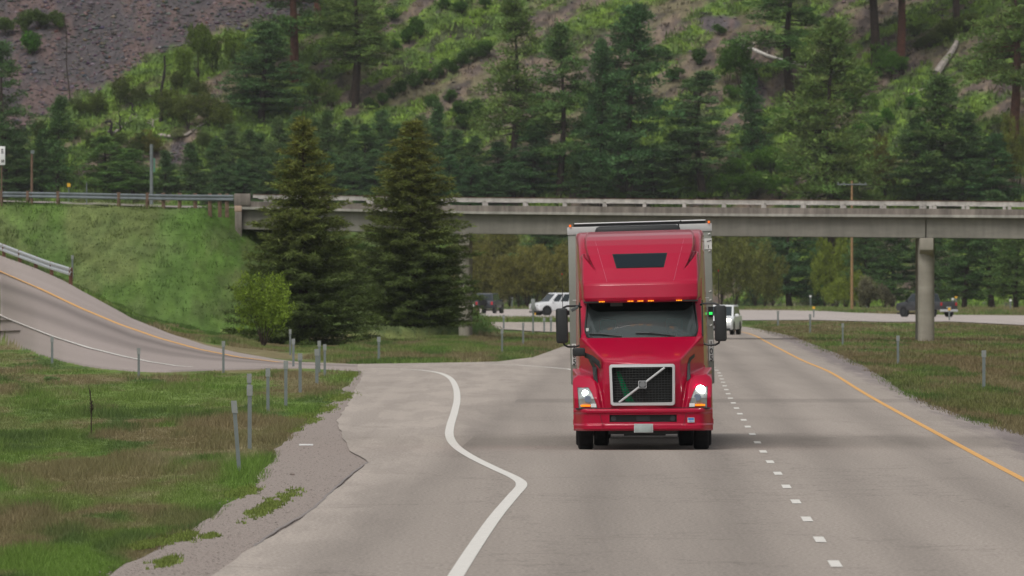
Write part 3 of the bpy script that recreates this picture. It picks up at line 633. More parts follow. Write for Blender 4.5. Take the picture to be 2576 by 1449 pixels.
# ------------------------------------------------------------------ trees
def blades(C, n, R, L, W, col, out=None, up=0.15, flatz=0.7, var=0.35):
    """C (N,3) clump centres; n blades each; returns V,F,col"""
    N = len(C); d = RNG.normal(0, 1, (N, n, 3)); d /= np.linalg.norm(d, axis=-1, keepdims=True)
    rr = RNG.uniform(0, 1, (N, n, 1)) ** 0.45 * (R[:, None, None] if hasattr(R, '__len__') else R)
    off = d * rr; off[..., 2] *= flatz
    p = C[:, None] + off
    dr = d * 0.8 + RNG.normal(0, 0.5, (N, n, 3)); dr[..., 2] += up
    if out is not None: dr += out[:, None] * 0.7
    dr /= np.linalg.norm(dr, axis=-1, keepdims=True)
    sd_ = np.cross(dr, RNG.normal(0, 1, (N, n, 3))); sd_ /= np.linalg.norm(sd_, axis=-1, keepdims=True)
    l = L * RNG.uniform(0.6, 1.2, (N, n, 1)); w_ = W * RNG.uniform(0.6, 1.2, (N, n, 1))
    V = np.stack([p - sd_ * w_ / 2, p + sd_ * w_ / 2, p + dr * l], 2).reshape(-1, 3)
    cc = col[:, None] * RNG.uniform(1 - var, 1 + var, (N, n, 1)) if col.ndim == 2 else np.broadcast_to(col, (N, n, 3))
    return V, np.arange(len(V)).reshape(-1, 3), cc.reshape(-1, 3)
def tree_mesh(kind, seed):
    """unit: metres, returns (crown object, trunk object) data built at the origin, height returned"""
    global RNG
    keep = RNG; RNG = np.random.default_rng(seed); rnd = random.Random(seed)
    tb = MB(); C = []; O = []; cl = []; R = []
    def wob(z): return Vector((0.25 * math.sin(z * 0.21 + seed), 0.25 * math.cos(z * 0.17 + seed), z))
    if kind in ('open_pine', 'full_pine', 'young_pine'):
        Ht = {'open_pine': 24, 'full_pine': 20, 'young_pine': 10}[kind]; r0 = Ht * 0.016
        tb.tube([wob(Ht * i / 10) for i in range(11)], [r0 * (1 - 0.93 * i / 10) for i in range(11)], 8)
        lo = {'open_pine': rnd.uniform(0.22, 0.34), 'full_pine': 0.12, 'young_pine': 0.05}[kind]
        nb = {'open_pine': 100, 'full_pine': 125, 'young_pine': 80}[kind]
        Wm = {'open_pine': 0.155, 'full_pine': 0.20, 'young_pine': 0.20}[kind] * Ht
        gaps = [rnd.uniform(0.2, 0.9) for _ in range(3)]
        for i in range(nb):
            t_ = lo + (1 - lo) * ((i + rnd.random()) / nb) ** 0.95; z = Ht * t_; u = (t_ - lo) / (1 - lo)
            prof = (min(1, u * 4 + 0.45)) * (1 - u) ** (0.62 if kind != 'young_pine' else 0.8) + 0.07
            Lb = Wm * prof * rnd.uniform(0.6, 1.18); a = rnd.uniform(0, 6.28)
            if kind == 'open_pine' and any(abs(t_ - g_) < 0.02 for g_ in gaps): continue
            p0 = wob(z); dz = (u - 0.35) * 0.5 * Lb; tip = p0 + Vector((math.cos(a) * Lb, math.sin(a) * Lb, dz))
            tb.tube([p0, p0.lerp(tip, 0.5) + Vector((0, 0, -0.05 * Lb)), tip], [0.012 * Ht * (1 - t_) * 0.5 + 0.02, 0.03, 0.012], 4, cap=False)
            m_ = max(2, int(Lb / 0.62))
            for j in range(m_):
                s = (j + 0.7) / m_
                if s < 0.28 and kind != 'young_pine': continue
                q_ = p0.lerp(tip, s); sp = 0.30 * Lb * (1 - abs(s - 0.65))
                for _ in range(2):
                    C.append((q_.x + rnd.gauss(0, sp * 0.55), q_.y + rnd.gauss(0, sp * 0.55), q_.z + rnd.gauss(0, 0.18) + 0.12)); O.append((math.cos(a) * .5, math.sin(a) * .5, .35))
                    R.append(rnd.uniform(0.4, 0.75) * (0.75 if kind == 'young_pine' else 1)); k = rnd.uniform(0.7, 1.3) * (0.8 + 0.35 * s)
                    cl.append((0.078 * k + 0.025 * rnd.random(), 0.15 * k, 0.055 * k))
        n, L, W = (24, 0.42, 0.17) if kind != 'young_pine' else (20, 0.32, 0.12)
        up, fz, br = 0.3, 0.6, 'bark'
    elif kind == 'spruce':
        Ht = 10.5
        tb.tube([Vector((0, 0, Ht * i / 8)) for i in range(9)], [0.17 * (1 - 0.93 * i / 8) for i in range(9)], 8)
        lay = 34
        for i in range(lay):
            t_ = (i + 0.4) / lay; z = 0.25 + (Ht - 0.25) * t_; Lr = 2.35 * (1 - t_) ** 0.82 * (0.75 + 0.25 * min(1, t_ * 6)) + 0.1; nb = int(15 - 8 * t_)
            for b in range(nb):
                a = 6.283 * (b + rnd.random()) / nb; Lb = Lr * rnd.choice([0.62, 0.8, 0.95, 1.05, 1.22]); zz = z + rnd.uniform(-0.14, 0.14)
                dr = -0.32 * (1 - t_) + 0.3 * t_
                pts = []
                for j in range(6):
                    s = j / 5; pts.append(Vector((math.cos(a) * Lb * s, math.sin(a) * Lb * s, zz + dr * Lb * s + 0.28 * Lb * s * s * (1 - t_) * 0.9)))
                tb.tube(pts, [0.03 * (1 - t_) + 0.012, 0.022, 0.018, 0.014, 0.01, 0.006], 4, cap=False)
                m_ = max(3, int(Lb / 0.13))
                for j in range(m_):
                    s = (j + 0.6) / m_
                    if s < 0.2: continue
                    ii = min(int(s * 5), 4); q_ = pts[ii].lerp(pts[ii + 1], s * 5 - ii); wd = 0.26 * Lb * (1.1 - s)
                    for _ in range(2):
                        off = rnd.uniform(-1, 1) * wd
                        C.append((q_.x - math.sin(a) * off, q_.y + math.cos(a) * off, q_.z - abs(off) * 0.25 + rnd.gauss(0, 0.03))); O.append((math.cos(a) * .8 - math.sin(a) * off, math.sin(a) * .8 + math.cos(a) * off, -0.15 + 0.5 * t_))
                        R.append(0.13); k = rnd.uniform(0.65, 1.3) * (0.8 + 0.4 * s); w_ = max(0, (t_ - 0.25)) ** 1.0 * 1.15 * rnd.uniform(0.5, 1.3)
                        cl.append((0.085 * k + w_ * 0.10, 0.122 * k + w_ * 0.068, 0.042 * k + w_ * 0.006))
        n, L, W = 13, 0.18, 0.05; up, fz, br = 0.0, 0.55, 'bark'
    elif kind in ('shrub', 'willow', 'bush_tree'):
        Ht = {'shrub': 3.0, 'willow': 5.5, 'bush_tree': 6.0}[kind]
        ns = 9
        for i in range(ns):
            a = rnd.uniform(0, 6.28); r = rnd.uniform(0.1, 0.45) * Ht; h = Ht * rnd.uniform(0.6, 1.0) * (1 - 0.25 * (r / (0.5 * Ht)))
            tip = Vector((math.cos(a) * r, math.sin(a) * r, h)); tb.tube([Vector((0, 0, 0)), tip * 0.5 + Vector((0, 0, .1 * Ht)), tip], [0.03 * Ht / 3, 0.02, 0.006], 5, cap=False)
        nC = {'shrub': 150, 'willow': 330, 'bush_tree': 300}[kind]
        lobes = [(rnd.uniform(0, 6.28), rnd.uniform(0.08, 0.34), rnd.uniform(0.38, 0.84), rnd.uniform(0.18, 0.3)) for _ in range(9)]
        for i in range(nC):
            la, lr, lz, ls = rnd.choice(lobes); v = Vector((rnd.gauss(0, 1), rnd.gauss(0, 1), rnd.gauss(0, 1))).normalized() * ls * rnd.uniform(0.5, 1.05) * Ht
            p = Vector((math.cos(la) * lr * Ht, math.sin(la) * lr * Ht, lz * Ht)) + v
            if p.z < 0.05 * Ht: p.z = rnd.uniform(0.03, 0.3) * Ht
            C.append(p); O.append((0, 0, .3)); R.append(0.09 * Ht if kind == 'shrub' else 0.3); k = rnd.uniform(0.7, 1.35)
            cl.append((0.085 * k, 0.135 * k, 0.03 * k) if kind != 'willow' else (0.13 * k, 0.135 * k, 0.03 * k))
        n, L, W = {'shrub': (26, 0.24, 0.12), 'willow': (20, 0.24, 0.10), 'bush_tree': (22, 0.26, 0.13)}[kind]; up, fz, br = 0.35, 0.9, 'bark'
    C = np.array([tuple(c_) for c_ in C]); O = np.array(O); cl = np.array(cl); R = np.array(R)
    V, Fc, cc = blades(C, n, R, L, W, cl, O, up, fz)
    crown = np_mesh('crown', V, Fc, cc, M['leaf']); trunk = tb.build('trunk', M[br], smooth=True)
    RNG = keep
    cm, tm = crown.data, trunk.data
    bpy.data.objects.remove(crown); bpy.data.objects.remove(trunk)
    return cm, tm, Ht
LIB = {}
for kind, n in (('open_pine', 5), ('full_pine', 4), ('young_pine', 4), ('shrub', 4), ('willow', 3), ('bush_tree', 3), ('spruce', 2)):
    LIB[kind] = [tree_mesh(kind, 100 + 17 * i + len(kind) * 5) for i in range(n)]
tcount = [0]
def plant(kind, p, height, wscale, label, name='pine_tree', cat='tree', group=None, tint=(1, 1, 1), rz=None, red=False, var=None, lean=0):
    tcount[0] += 1; cm, tm, Ht = LIB[kind][(tcount[0] if var is None else var) % len(LIB[kind])]
    s = height / Ht
    r = empty(name, p, random.uniform(0, 6.28) if rz is None else rz, (s * wscale, s * wscale, s)); r.rotation_euler.x = lean
    tag(r, label, cat, group)
    a = bpy.data.objects.new('trunk', tm); COL.objects.link(a); a.parent = r
    if red: a.material_slots[0].link = 'OBJECT'; a.material_slots[0].material = M['bark_red']
    b = bpy.data.objects.new('crown', cm); COL.objects.link(b); b.parent = r; b.color = (*tint, 1)
    return r
WN = {'open_pine': 2.75, 'full_pine': 3.1, 'young_pine': 1.6, 'shrub': 1.45, 'willow': 2.6, 'bush_tree': 2.6, 'spruce': 1.6}
HN = {'open_pine': 24, 'full_pine': 20, 'young_pine': 10, 'shrub': 3, 'willow': 5.5, 'bush_tree': 6, 'spruce': 10.5}
def tree_px(kind, vx, ytop, ybase, hw, label, d=None, **k):
    """tree standing where the ray through its foot meets the ground"""
    p = hit(vx, ybase, 1000) if d is None else at(vx, ybase, d)
    if ybase > 760 and d is None: p = flat(vx, ybase); p.z = -0.05
    height = (ybase - ytop) / F * p.y; s = height / HN[kind]
    ws = (hw / F * p.y) / (WN[kind] * s)
    p.z -= 0.1
    return plant(kind, p, height, ws, label, **k)
DK, MD, BL, OL, YG = (1.0, 1.08, 1.0), (1.2, 1.3, 1.0), (0.92, 1.12, 1.05), (1.55, 1.4, 0.95), (1.5, 1.7, 0.9)
# two conifers in front of the bridge
tree_px('spruce', 762, 292, 868, 128, 'dark green spruce with an olive top, left of the two before the bridge', name='spruce_tree', tint=(1.12, 1.1, 0.88), var=0, rz=1.0)
tree_px('spruce', 1038, 300, 815, 130, 'broad spruce with rusty brown top, nearer the bridge pier', name='spruce_tree', d=612, tint=(1.08, 1.05, 0.85), var=1, rz=2.2)
tree_px('willow', 662, 680, 872, 84, 'rounded yellow-green bush at the foot of the left spruce', name='bush', cat='bush', d=545, tint=(1.45, 2.0, 1.1))
hillg = 'tall pines on the hillside'
T = [
 ('open_pine', 893, -75, 272, 92, 'tall pine high on the slope above the left spruce, with long bare lower trunk', dict(tint=OL, var=0)),
 ('open_pine', 733, -330, 205, 90, 'tall pine with dark red trunk at the top edge, right of the rounded pine', dict(tint=MD, red=True, var=1)),
 ('open_pine', 799, -330, 62, 70, 'pine above the frame showing only a thin reddish trunk', dict(tint=MD, red=True, var=2)),
 ('full_pine', 665, 62, 305, 92, 'rounded dense pine on the slope left of two tall bare trunks', dict(tint=(1, 1.1, 1))),
 ('open_pine', 1292, 0, 500, 82, 'tall slender pine behind the bridge rail above the brown-topped spruce', dict(tint=OL, var=3)),
 ('open_pine', 1412, 68, 505, 78, 'pine with a forked bare trunk behind the rail, left of the darkest pine', dict(tint=MD, var=4)),
 ('full_pine', 1590, 22, 510, 105, 'broad dark pine rising directly behind the red truck', dict(tint=BL, var=0)),
 ('full_pine', 1512, 108, 520, 58, 'dark pine tucked against the left side of the broad pine behind the truck', dict(tint=BL, var=1)),
 ('open_pine', 1762, 185, 510, 88, 'airy pine with thin crown, right of the broad dark pine', dict(tint=(1.1, 1.15, 1.1), var=1)),
 ('young_pine', 1885, 196, 395, 42, 'narrow dark green column-shaped tree midway up the slope', dict(tint=(.85, 1.1, .95), var=2)),
 ('full_pine', 2092, 62, 645, 128, 'largest olive pine, its dark trunk showing again below the bridge', dict(tint=OL, var=2)),
 ('open_pine', 1990, -130, 262, 105, 'pine cut by the top edge behind the fallen white log', dict(tint=MD, var=4)),
 ('open_pine', 2194, -420, 185, 100, 'dark-trunked pine high on the right slope, crown above the frame', dict(tint=MD, var=0)),
 ('open_pine', 2262, -420, 165, 85, 'red-trunked pine high on the right slope', dict(tint=MD, red=True, var=3)),
 ('open_pine', 2410, -380, 70, 70, 'pine at the top right showing a short dark piece of trunk', dict(tint=MD, var=1)),
 ('open_pine', 2552, -150, 415, 112, 'tall pine with a reddish trunk at the right edge', dict(tint=OL, red=True, var=2)),
 ('full_pine', 2372, 198, 520, 92, 'mid-green bushy pine between the leaning dead log and the bridge', dict(tint=(1.15, 1.2, .85), var=3)),
 ('full_pine', 2305, 300, 520, 60, 'small dark pine at the left foot of the bushy mid-green pine', dict(tint=DK, var=1)),
 ('full_pine', 2425, 290, 525, 70, 'dark pine between the bushy mid-green pine and the right edge', dict(tint=DK, var=0)),
 ('full_pine', 2500, 342, 525, 62, 'very dark round-topped pine behind the rail near the right edge', dict(tint=BL, var=2)),
 ('open_pine', 8, 112, 500, 62, 'dark tall pine at the left edge behind the white sign', dict(tint=DK, var=3)),
 ('young_pine', 152, 252, 480, 52, 'twin-topped conifer above the guardrail, beside the wooden post', dict(tint=(1, 1.15, .95), var=1)),
 ('young_pine', 112, 330, 485, 40, 'smaller conifer left of the twin-topped conifer', dict(tint=(.95, 1.1, .95), var=3)),
 ('full_pine', 40, 330, 500, 60, 'dark pine low behind the wooden post at the left', dict(tint=DK, var=3)),
 ('full_pine', 262, 345, 492, 66, 'bushy mid-green pine left of the grey steel column', dict(tint=(1.5, 1.6, 1.1), var=0)),
 ('full_pine', 335, 378, 494, 60, 'rounded mid-green pine touching the grey steel column', dict(tint=(1.35, 1.5, 1.0), var=1)),
 ('young_pine', 410, 385, 495, 38, 'little dark pine just right of the grey steel column', dict(tint=DK, var=0)),
 ('young_pine', 474, 365, 497, 40, 'pointed dark pine in front of the small triangular scree patch', dict(tint=DK, var=2)),
 ('full_pine', 1345, 318, 510, 72, 'dark pine low behind the rail in front of the slender pine', dict(tint=(.85, 1.0, 1.0), var=3)),
 ('full_pine', 1250, 360, 505, 55, 'pine low behind the rail between the brown-topped spruce and the slender pine', dict(tint=(.85, 1.0, 1.0), var=2)),
 ('open_pine', 1700, 330, 510, 55, 'small pine filling the gap right of the broad dark pine', dict(tint=MD, var=0)),
 ('full_pine', 1480, 380, 515, 50, 'low dark pine behind the rail left of the truck roof', dict(tint=DK, var=1)),
 ('full_pine', 1640, 400, 515, 60, 'low dark pine behind the rail above the truck roof', dict(tint=DK, var=0)),
]
for k, vx, yt, yb, hw, lab, kw in T: tree_px(k, vx, yt, yb, hw, lab, group=hillg, **kw)
# dense band of young pines behind the left part of the bridge
ords = ['first', 'second', 'third', 'fourth', 'fifth', 'sixth', 'seventh', 'eighth', 'ninth', 'tenth', 'eleventh', 'twelfth', 'thirteenth', 'fourteenth', 'fifteenth', 'sixteenth', 'seventeenth', 'eighteenth', 'nineteenth', 'twentieth']
band = [(545, 350), (585, 318), (628, 330), (660, 345), (700, 300), (742, 286), (790, 300), (832, 288), (872, 306), (915, 318), (958, 284), (1008, 322), (1060, 300), (1108, 268), (1150, 330), (1192, 345)]
for i, (x, yt) in enumerate(band):
    tree_px(random.choice(['full_pine', 'full_pine', 'young_pine']), x, yt, 510, random.uniform(38, 52), f'dark young pine, {ords[i]} from left in the back row behind the rail', group='young pines behind the bridge rail', tint=(1.0 + .3 * random.random(), 1.2, 1.1))
front = [(560, 420), (612, 405), (668, 398), (725, 390), (780, 400), (838, 385), (892, 392), (946, 380), (1000, 398), (1070, 395), (1130, 392), (1182, 400), (1225, 420)]
for i, (x, yt) in enumerate(front):
    tree_px('full_pine', x, yt, 545, random.uniform(38, 50), f'low bluish pine, {ords[i]} from left in the front row behind the rail', group='young pines behind the bridge rail', tint=(.95 + .2 * random.random(), 1.2, 1.15))
# trees at the hill foot, seen under the bridge
U = [
 ('full_pine', 1372, 560, 772, 74, 'dark green pine under the bridge, just left of the truck trailer', dict(tint=DK)),
 ('young_pine', 1322, 640, 772, 32, 'smaller dark pine under the bridge left of the pine by the trailer', dict(tint=DK)),
 ('full_pine', 1425, 575, 772, 60, 'dark pine under the bridge partly hidden by the trailer edge', dict(tint=DK)),
 ('young_pine', 1887, 698, 772, 42, 'small grey-green pine under the bridge right of the truck antenna', dict(tint=(1, 1.05, 1.1))),
 ('full_pine', 1985, 520, 773, 84, 'large blue-green pine under the bridge beside the utility pole', dict(tint=(.9, 1.05, 1.1))),
 ('young_pine', 2052, 640, 773, 36, 'small pine at the right foot of the large blue-green pine', dict(tint=(.9, 1.05, 1.1))),
 ('full_pine', 2180, 540, 775, 50, 'dark pine under the bridge right of the utility pole', dict(tint=DK)),
 ('full_pine', 2250, 560, 775, 68, 'dark pine under the bridge left of the round pier', dict(tint=DK)),
 ('full_pine', 2345, 540, 775, 72, 'dark pine directly behind the round bridge pier', dict(tint=DK)),
 ('full_pine', 2430, 530, 776, 72, 'dark pine under the bridge, first right of the round pier', dict(tint=(.9, 1, .8))),
 ('open_pine', 2492, 480, 776, 66, 'dark pine with visible trunk under the bridge, second right of the pier', dict(tint=DK)),
 ('full_pine', 2560, 530, 777, 66, 'dark pine under the bridge at the right edge', dict(tint=(1.1, 1.1, .8))),
]
for k, vx, yt, yb, hw, lab, kw in U: tree_px(k, vx, yt, yb, hw, lab, group='pines at the foot of the hill under the bridge', **kw)
# shrubs
def shrubs(lst, where, kind='shrub', tint=(1, 1, 1), group='shrubs on the hillside'):
    for i, (x, yt, yb, hw) in enumerate(lst):
        tv = random.uniform(0.85, 1.15)
        tree_px(kind, x, yt, yb, hw, f'{where}, {ords[i]} from the left' if len(lst) > 1 else where, name='shrub', cat='shrub', group=group, tint=tuple(c_ * tv for c_ in tint))
shrubs([(15, 40, 95, 28), (62, 24, 85, 26), (100, 20, 70, 34), (150, 26, 78, 26)], 'dark shrub in the top left clump by the scree')
tree_px('shrub', 128, 934, 960, 24, 'small pale green sagebrush in the meadow near the ramp edge', name='shrub', cat='shrub', tint=(1.9, 1.9, 3.0))
shrubs([(82, 78, 142, 32)], 'bright green round shrub on the scree at the top left', tint=(.9, 1.5, .8))
shrubs([(455, 118, 230, 30), (500, 60, 200, 36), (535, 90, 190, 26), (590, 82, 190, 30), (620, 100, 200, 26)], 'pale bush at the lower edge of the scree', 'bush_tree', (1.3, 1.25, .8))
shrubs([(205, 245, 290, 30), (245, 232, 300, 34), (300, 190, 275, 40), (350, 205, 270, 34), (405, 225, 275, 30), (448, 180, 240, 32), (500, 190, 262, 34)], 'olive bush in the row beneath the scree', 'willow', (.62, .8, .75))
shrubs([(430, 225, 320, 40), (475, 240, 335, 44), (525, 225, 320, 44), (560, 260, 330, 36)], 'yellowish bush between scree and rounded pine', 'willow', (.85, 1.05, .8))
shrubs([(100, 300, 360, 28), (190, 300, 352, 34), (235, 330, 385, 34), (290, 335, 395, 40), (345, 330, 400, 36), (372, 338, 395, 40), (520, 330, 400, 34)], 'green shrub on the lower left slope', 'willow', (.6, .85, .75))
shrubs([(378, 320, 395, 44)], 'rounded yellow-olive bush above the grey steel column', 'willow', (1, .95, .8))
shrubs([(452, 322, 352, 26)], 'whitish flowering bush beside the fallen logs on the left slope', 'shrub', (2.6, 1.9, 3.5))
shrubs([(790, 195, 270, 32), (760, 150, 215, 30), (830, 210, 275, 30), (700, 235, 290, 24)], 'yellowish bush by the tall pine trunk, upper left', 'willow', (.75, 1.15, .8))
st = [(935, 262, 15), (962, 250, 17), (990, 236, 16), (1015, 222, 19), (1045, 208, 19), (1072, 195, 20), (1102, 182, 18), (1130, 168, 21), (1160, 152, 21), (1190, 138, 20), (1218, 122, 22)]
shrubs([(x, y - s * 1.1, y + s, s * 1.25) for x, y, s in st], 'low shrub in the long diagonal green streak', tint=(.8, 1.0, .85))
shrubs([(1030, 60, 112, 24), (1055, 45, 100, 22), (1160, 2, 40, 26), (1120, -5, 24, 20), (985, 20, 55, 20), (1000, 100, 130, 16), (1220, -8, 25, 20)], 'deep green shrub on the upper middle slope', tint=(.75, 1.05, .75))
shrubs([(1085, 235, 275, 24), (1130, 225, 262, 22), (1158, 255, 300, 26), (1195, 250, 300, 22), (1165, 290, 330, 24)], 'shrub on bare ground below the diagonal streak', tint=(.8, 1.05, .85))
shrubs([(1665, 110, 150, 26), (1690, 170, 205, 30), (1740, 195, 240, 24), (1755, 120, 165, 24), (1810, 60, 90, 20), (1850, 100, 130, 18)], 'dark shrub on rocky slope above the truck', tint=(.7, .95, .75))
shrubs([(1830, 120, 225, 34), (1862, 100, 235, 38), (1895, 150, 235, 28), (1838, 215, 265, 26)], 'bright bush left of the fallen white log', 'bush_tree', (.95, 1.3, .8))
shrubs([(1935, 290, 345, 34), (1960, 270, 330, 30), (1905, 380, 440, 40), (1860, 395, 470, 44), (1940, 370, 450, 44), (1985, 400, 480, 40), (1830, 440, 500, 40), (1900, 430, 505, 50), (1960, 440, 508, 46)], 'bright bush low on the slope, right of centre', 'bush_tree', (1.15, 1.5, .85))
shrubs([(2180, 165, 235, 34), (2215, 110, 200, 26), (2240, 130, 205, 34), (2270, 140, 190, 30), (2150, 230, 290, 30), (2190, 240, 280, 26)], 'bright shrub right of the largest olive pine', 'bush_tree', (.95, 1.3, .8))
shrubs([(2340, 70, 120, 40), (2380, 50, 105, 40), (2430, 30, 85, 40), (2310, 95, 130, 26), (2300, 60, 95, 22)], 'olive shrub near the top right', 'willow', (.6, .8, .7))
shrubs([(2160, 310, 350, 26), (2200, 290, 330, 22), (2235, 270, 310, 20), (2290, 240, 280, 20)], 'vivid shrub below the leaning dead log', tint=(1, 1.6, .8))
shrubs([(2225, 330, 505, 52)], 'tall olive-yellow willow behind the rail right of the utility pole', 'willow', (.95, .85, .8))
shrubs([(2560, 285, 500, 52)], 'yellow-green willow at the right edge behind the rail', 'willow', (1.0, 1.1, .8))
shrubs([(1540, 470, 508, 24), (1570, 485, 512, 28), (1690, 440, 510, 40), (1760, 480, 512, 30), (2120, 430, 510, 40), (2150, 400, 505, 34)], 'bright bush peeking over the bridge rail', 'bush_tree', (1.4, 1.6, .8))
# brush wall at the hill foot below the bridge
bw = [(x, 600 + 50 * random.random(), 774, 44 + 14 * random.random()) for x in range(1150, 1480, 22)]
shrubs(bw, 'tall olive brush behind the far road left of the truck', 'willow', (1.6, 1.45, 1.6))
shrubs([(x, 560 + 50 * random.random(), 690, 50) for x in range(1170, 1480, 34)], 'olive brush higher up, just below the girder', 'willow', (1.5, 1.45, 1.6))
shrubs([(1815, 600, 774, 50), (1835, 585, 700, 55), (1850, 620, 774, 50), (1875, 570, 690, 55), (1900, 600, 774, 50), (1915, 590, 700, 50), (1925, 660, 774, 42), (1945, 640, 774, 40), (1800, 570, 700, 50)], 'dry brown brush below the girder, right of truck', 'willow', (1.35, 1.4, 1.6))
shrubs([(2075, 600, 774, 40), (2095, 590, 774, 44), (2125, 600, 774, 44), (2150, 610, 774, 40), (2130, 680, 775, 40), (2165, 680, 776, 36), (2105, 690, 776, 40)], 'bright yellow-green brush beside the utility pole', 'willow', (1.4, 1.7, 1.1))
shrubs([(2185, 690, 777, 34), (2225, 710, 777, 26)], 'low grey brush behind the far road', 'shrub', (2.0, 1.2, 3.2))

# ------------------------------------------------------------------ dead trees and logs
def snag(vx, yt, yb, dx, r, m, label, name='dead_tree'):
    p = hit(vx, yb); top = at(vx + dx, yt, p.y); mb = MB()
    v = top - p; n = 7
    path = [v * (i / (n - 1)) + Vector((0.12 * math.sin(i * 1.7), 0, 0)) for i in range(n)]
    path[0].z -= 0.3
    mb.tube(path, [r * (1 - 0.6 * i / (n - 1)) for i in range(n)], 7)
    for i in range(3, 6): mb.tube([path[i], path[i] + Vector((random.choice((-1, 1)) * 0.7, 0.2, 0.3))], [r * 0.25, 0.03], 5)
    o = mb.build(name, m, smooth=True); o.location = p; tag(o, label, 'dead tree', 'dead trees and logs on the hillside')
snag(403, 140, 308, 12, 0.26, M['char'], 'tall bare blackened trunk leaning on the left slope')
snag(281, 303, 348, -2, 0.28, M['char'], 'short black stump with flat top above the guardrail')
snag(305, 285, 340, -6, 0.14, M['char'], 'thin dark snag right of the short black stump')
snag(334, 258, 290, -3, 0.22, M['char'], 'small black stump higher up behind the logs')
snag(388, 298, 330, -6, 0.16, M['dead'], 'white barkless stub near the blackened trunk')
snag(408, 325, 345, -3, 0.16, M['char'], 'little dark stump below the white stub')
snag(175, 40, 270, -12, 0.09, M['bark'], 'thin grey dead tree standing in the scree')
def log(pts, r, m, label, branch=True):
    P = [hit(x, y) for x, y in pts]; o0 = P[0].copy(); P = [p - o0 + Vector((0, -0.3, r * 0.8)) for p in P]; mb = MB()
    mb.tube(P, [r * (1 - 0.5 * i / (len(P) - 1)) for i in range(len(P))], 8)
    if branch:
        for i in range(1, len(P)): mb.tube([P[i], P[i] + Vector((random.uniform(-.8, .8), -0.2, random.uniform(.3, .9)))], [r * 0.3, 0.04], 5)
    o = mb.build('fallen_log', m, smooth=True); o.location = o0; tag(o, label, 'log', 'dead trees and logs on the hillside')
log([(1858, 120), (1890, 128), (1930, 145), (1975, 158), (2025, 170)], 0.26, mat('bleached_log', (0.6, 0.57, 0.53), 0.9, noise=0.3), 'bleached white fallen log beside the largest olive pine')
log([(2355, 195), (2372, 168), (2392, 142), (2405, 120), (2408, 100)], 0.5, M['dead'], 'thick pale dead log leaning on the right slope')
log([(2285, 245), (2310, 232), (2340, 222), (2360, 205)], 0.12, M['dead'], 'thin grey branch lying below the thick pale log')
log([(400, 345), (440, 350), (470, 342), (500, 322), (530, 305)], 0.2, M['dead'], 'long grey fallen log below the whitish bush')
log([(288, 337), (305, 325), (322, 312), (345, 300)], 0.18, M['dead'], 'short pale log lying between the black stumps')
log([(2258, 165), (2278, 150), (2290, 140)], 0.25, M['char'], 'dark log at the foot of the red-trunked pine')

# ------------------------------------------------------------------ bridge
BYR, BYL = 615.0, 640.0
def bd(vx): return BYL + (vx - 600) / 1976 * (BYR - BYL)
ux = at(2576, 500, BYR) - at(600, 500, BYL); udir = Vector((ux.x, ux.y, 0)).normalized(); ndir = Vector((0.012, 1.0, 0)).normalized()
bridge = empty('overpass_bridge', at(600, 520, BYL)); tag(bridge, 'grey concrete overpass with a white rail crossing above the highway', 'bridge')
b0 = bridge.location.copy()
cols_ = [600, 800, 1000, 1200, 1500, 1800, 2100, 2329, 2334, 2576, 2900, 3400]
def ln(vals):   # height row at x -> interpolate
    xs = [600, 1200, 1800, 2330, 2576, 3400]; return lambda vx: float(np.interp(vx, xs, vals))
y_rt, y_rb = ln([489, 497.5, 502.5, 506, 508, 515]), ln([497, 506, 511, 515, 517.5, 525])
y_ct, y_cb = ln([506, 517, 522, 525, 527, 534]), ln([520, 532, 537, 540, 541.5, 549])
y_lb, y_gb = ln([526, 538, 543.5, 546.5, 548.5, 556]), ln([576, 587.5, 593, 597.5, 600, 607])
def row_sweep(yt, yb, y_off, thick, name, m, parent, cols=cols_, bev=0):
    mb = MB(); rings = []
    for vx in cols:
        d = bd(vx); a = at(vx, yt(vx), d) - b0; b = at(vx, yb(vx), d) - b0
        f = ndir * y_off; g_ = ndir * (y_off + thick)
        rings.append([a + f, b + f, b + g_, a + g_])
    mb.loft(rings); return mb.build(name, m, parent)
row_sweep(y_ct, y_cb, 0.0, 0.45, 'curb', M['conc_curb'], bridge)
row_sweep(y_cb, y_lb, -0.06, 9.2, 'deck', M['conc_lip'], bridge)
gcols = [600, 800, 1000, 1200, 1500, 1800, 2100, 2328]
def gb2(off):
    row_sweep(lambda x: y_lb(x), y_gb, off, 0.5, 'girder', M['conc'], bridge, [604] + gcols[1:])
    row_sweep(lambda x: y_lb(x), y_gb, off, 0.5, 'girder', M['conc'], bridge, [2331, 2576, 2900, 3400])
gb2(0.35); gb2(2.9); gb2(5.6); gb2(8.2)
row_sweep(y_ct, y_cb, 8.7, 0.45, 'curb', M['conc_curb'], bridge)
row_sweep(lambda x: y_rt(x), lambda x: y_rb(x), 0.08, 0.2, 'rail', M['rail_white'], bridge, [636] + cols_[1:])
row_sweep(lambda x: y_rt(x) - 1.3, lambda x: y_rt(x) - 0.1, 0.05, 0.26, 'rail_cap', M['rust'], bridge, [636] + cols_[1:])
row_sweep(lambda x: y_rt(x), lambda x: y_rb(x), 8.8, 0.2, 'rail', M['rail_white'], bridge, [636] + cols_[1:])
posts = [668, 772, 872, 926, 1020, 1120, 1218, 1320] + list(np.arange(1420, 2327, 100.7)) + [2352, 2435, 2540, 2645, 2750]
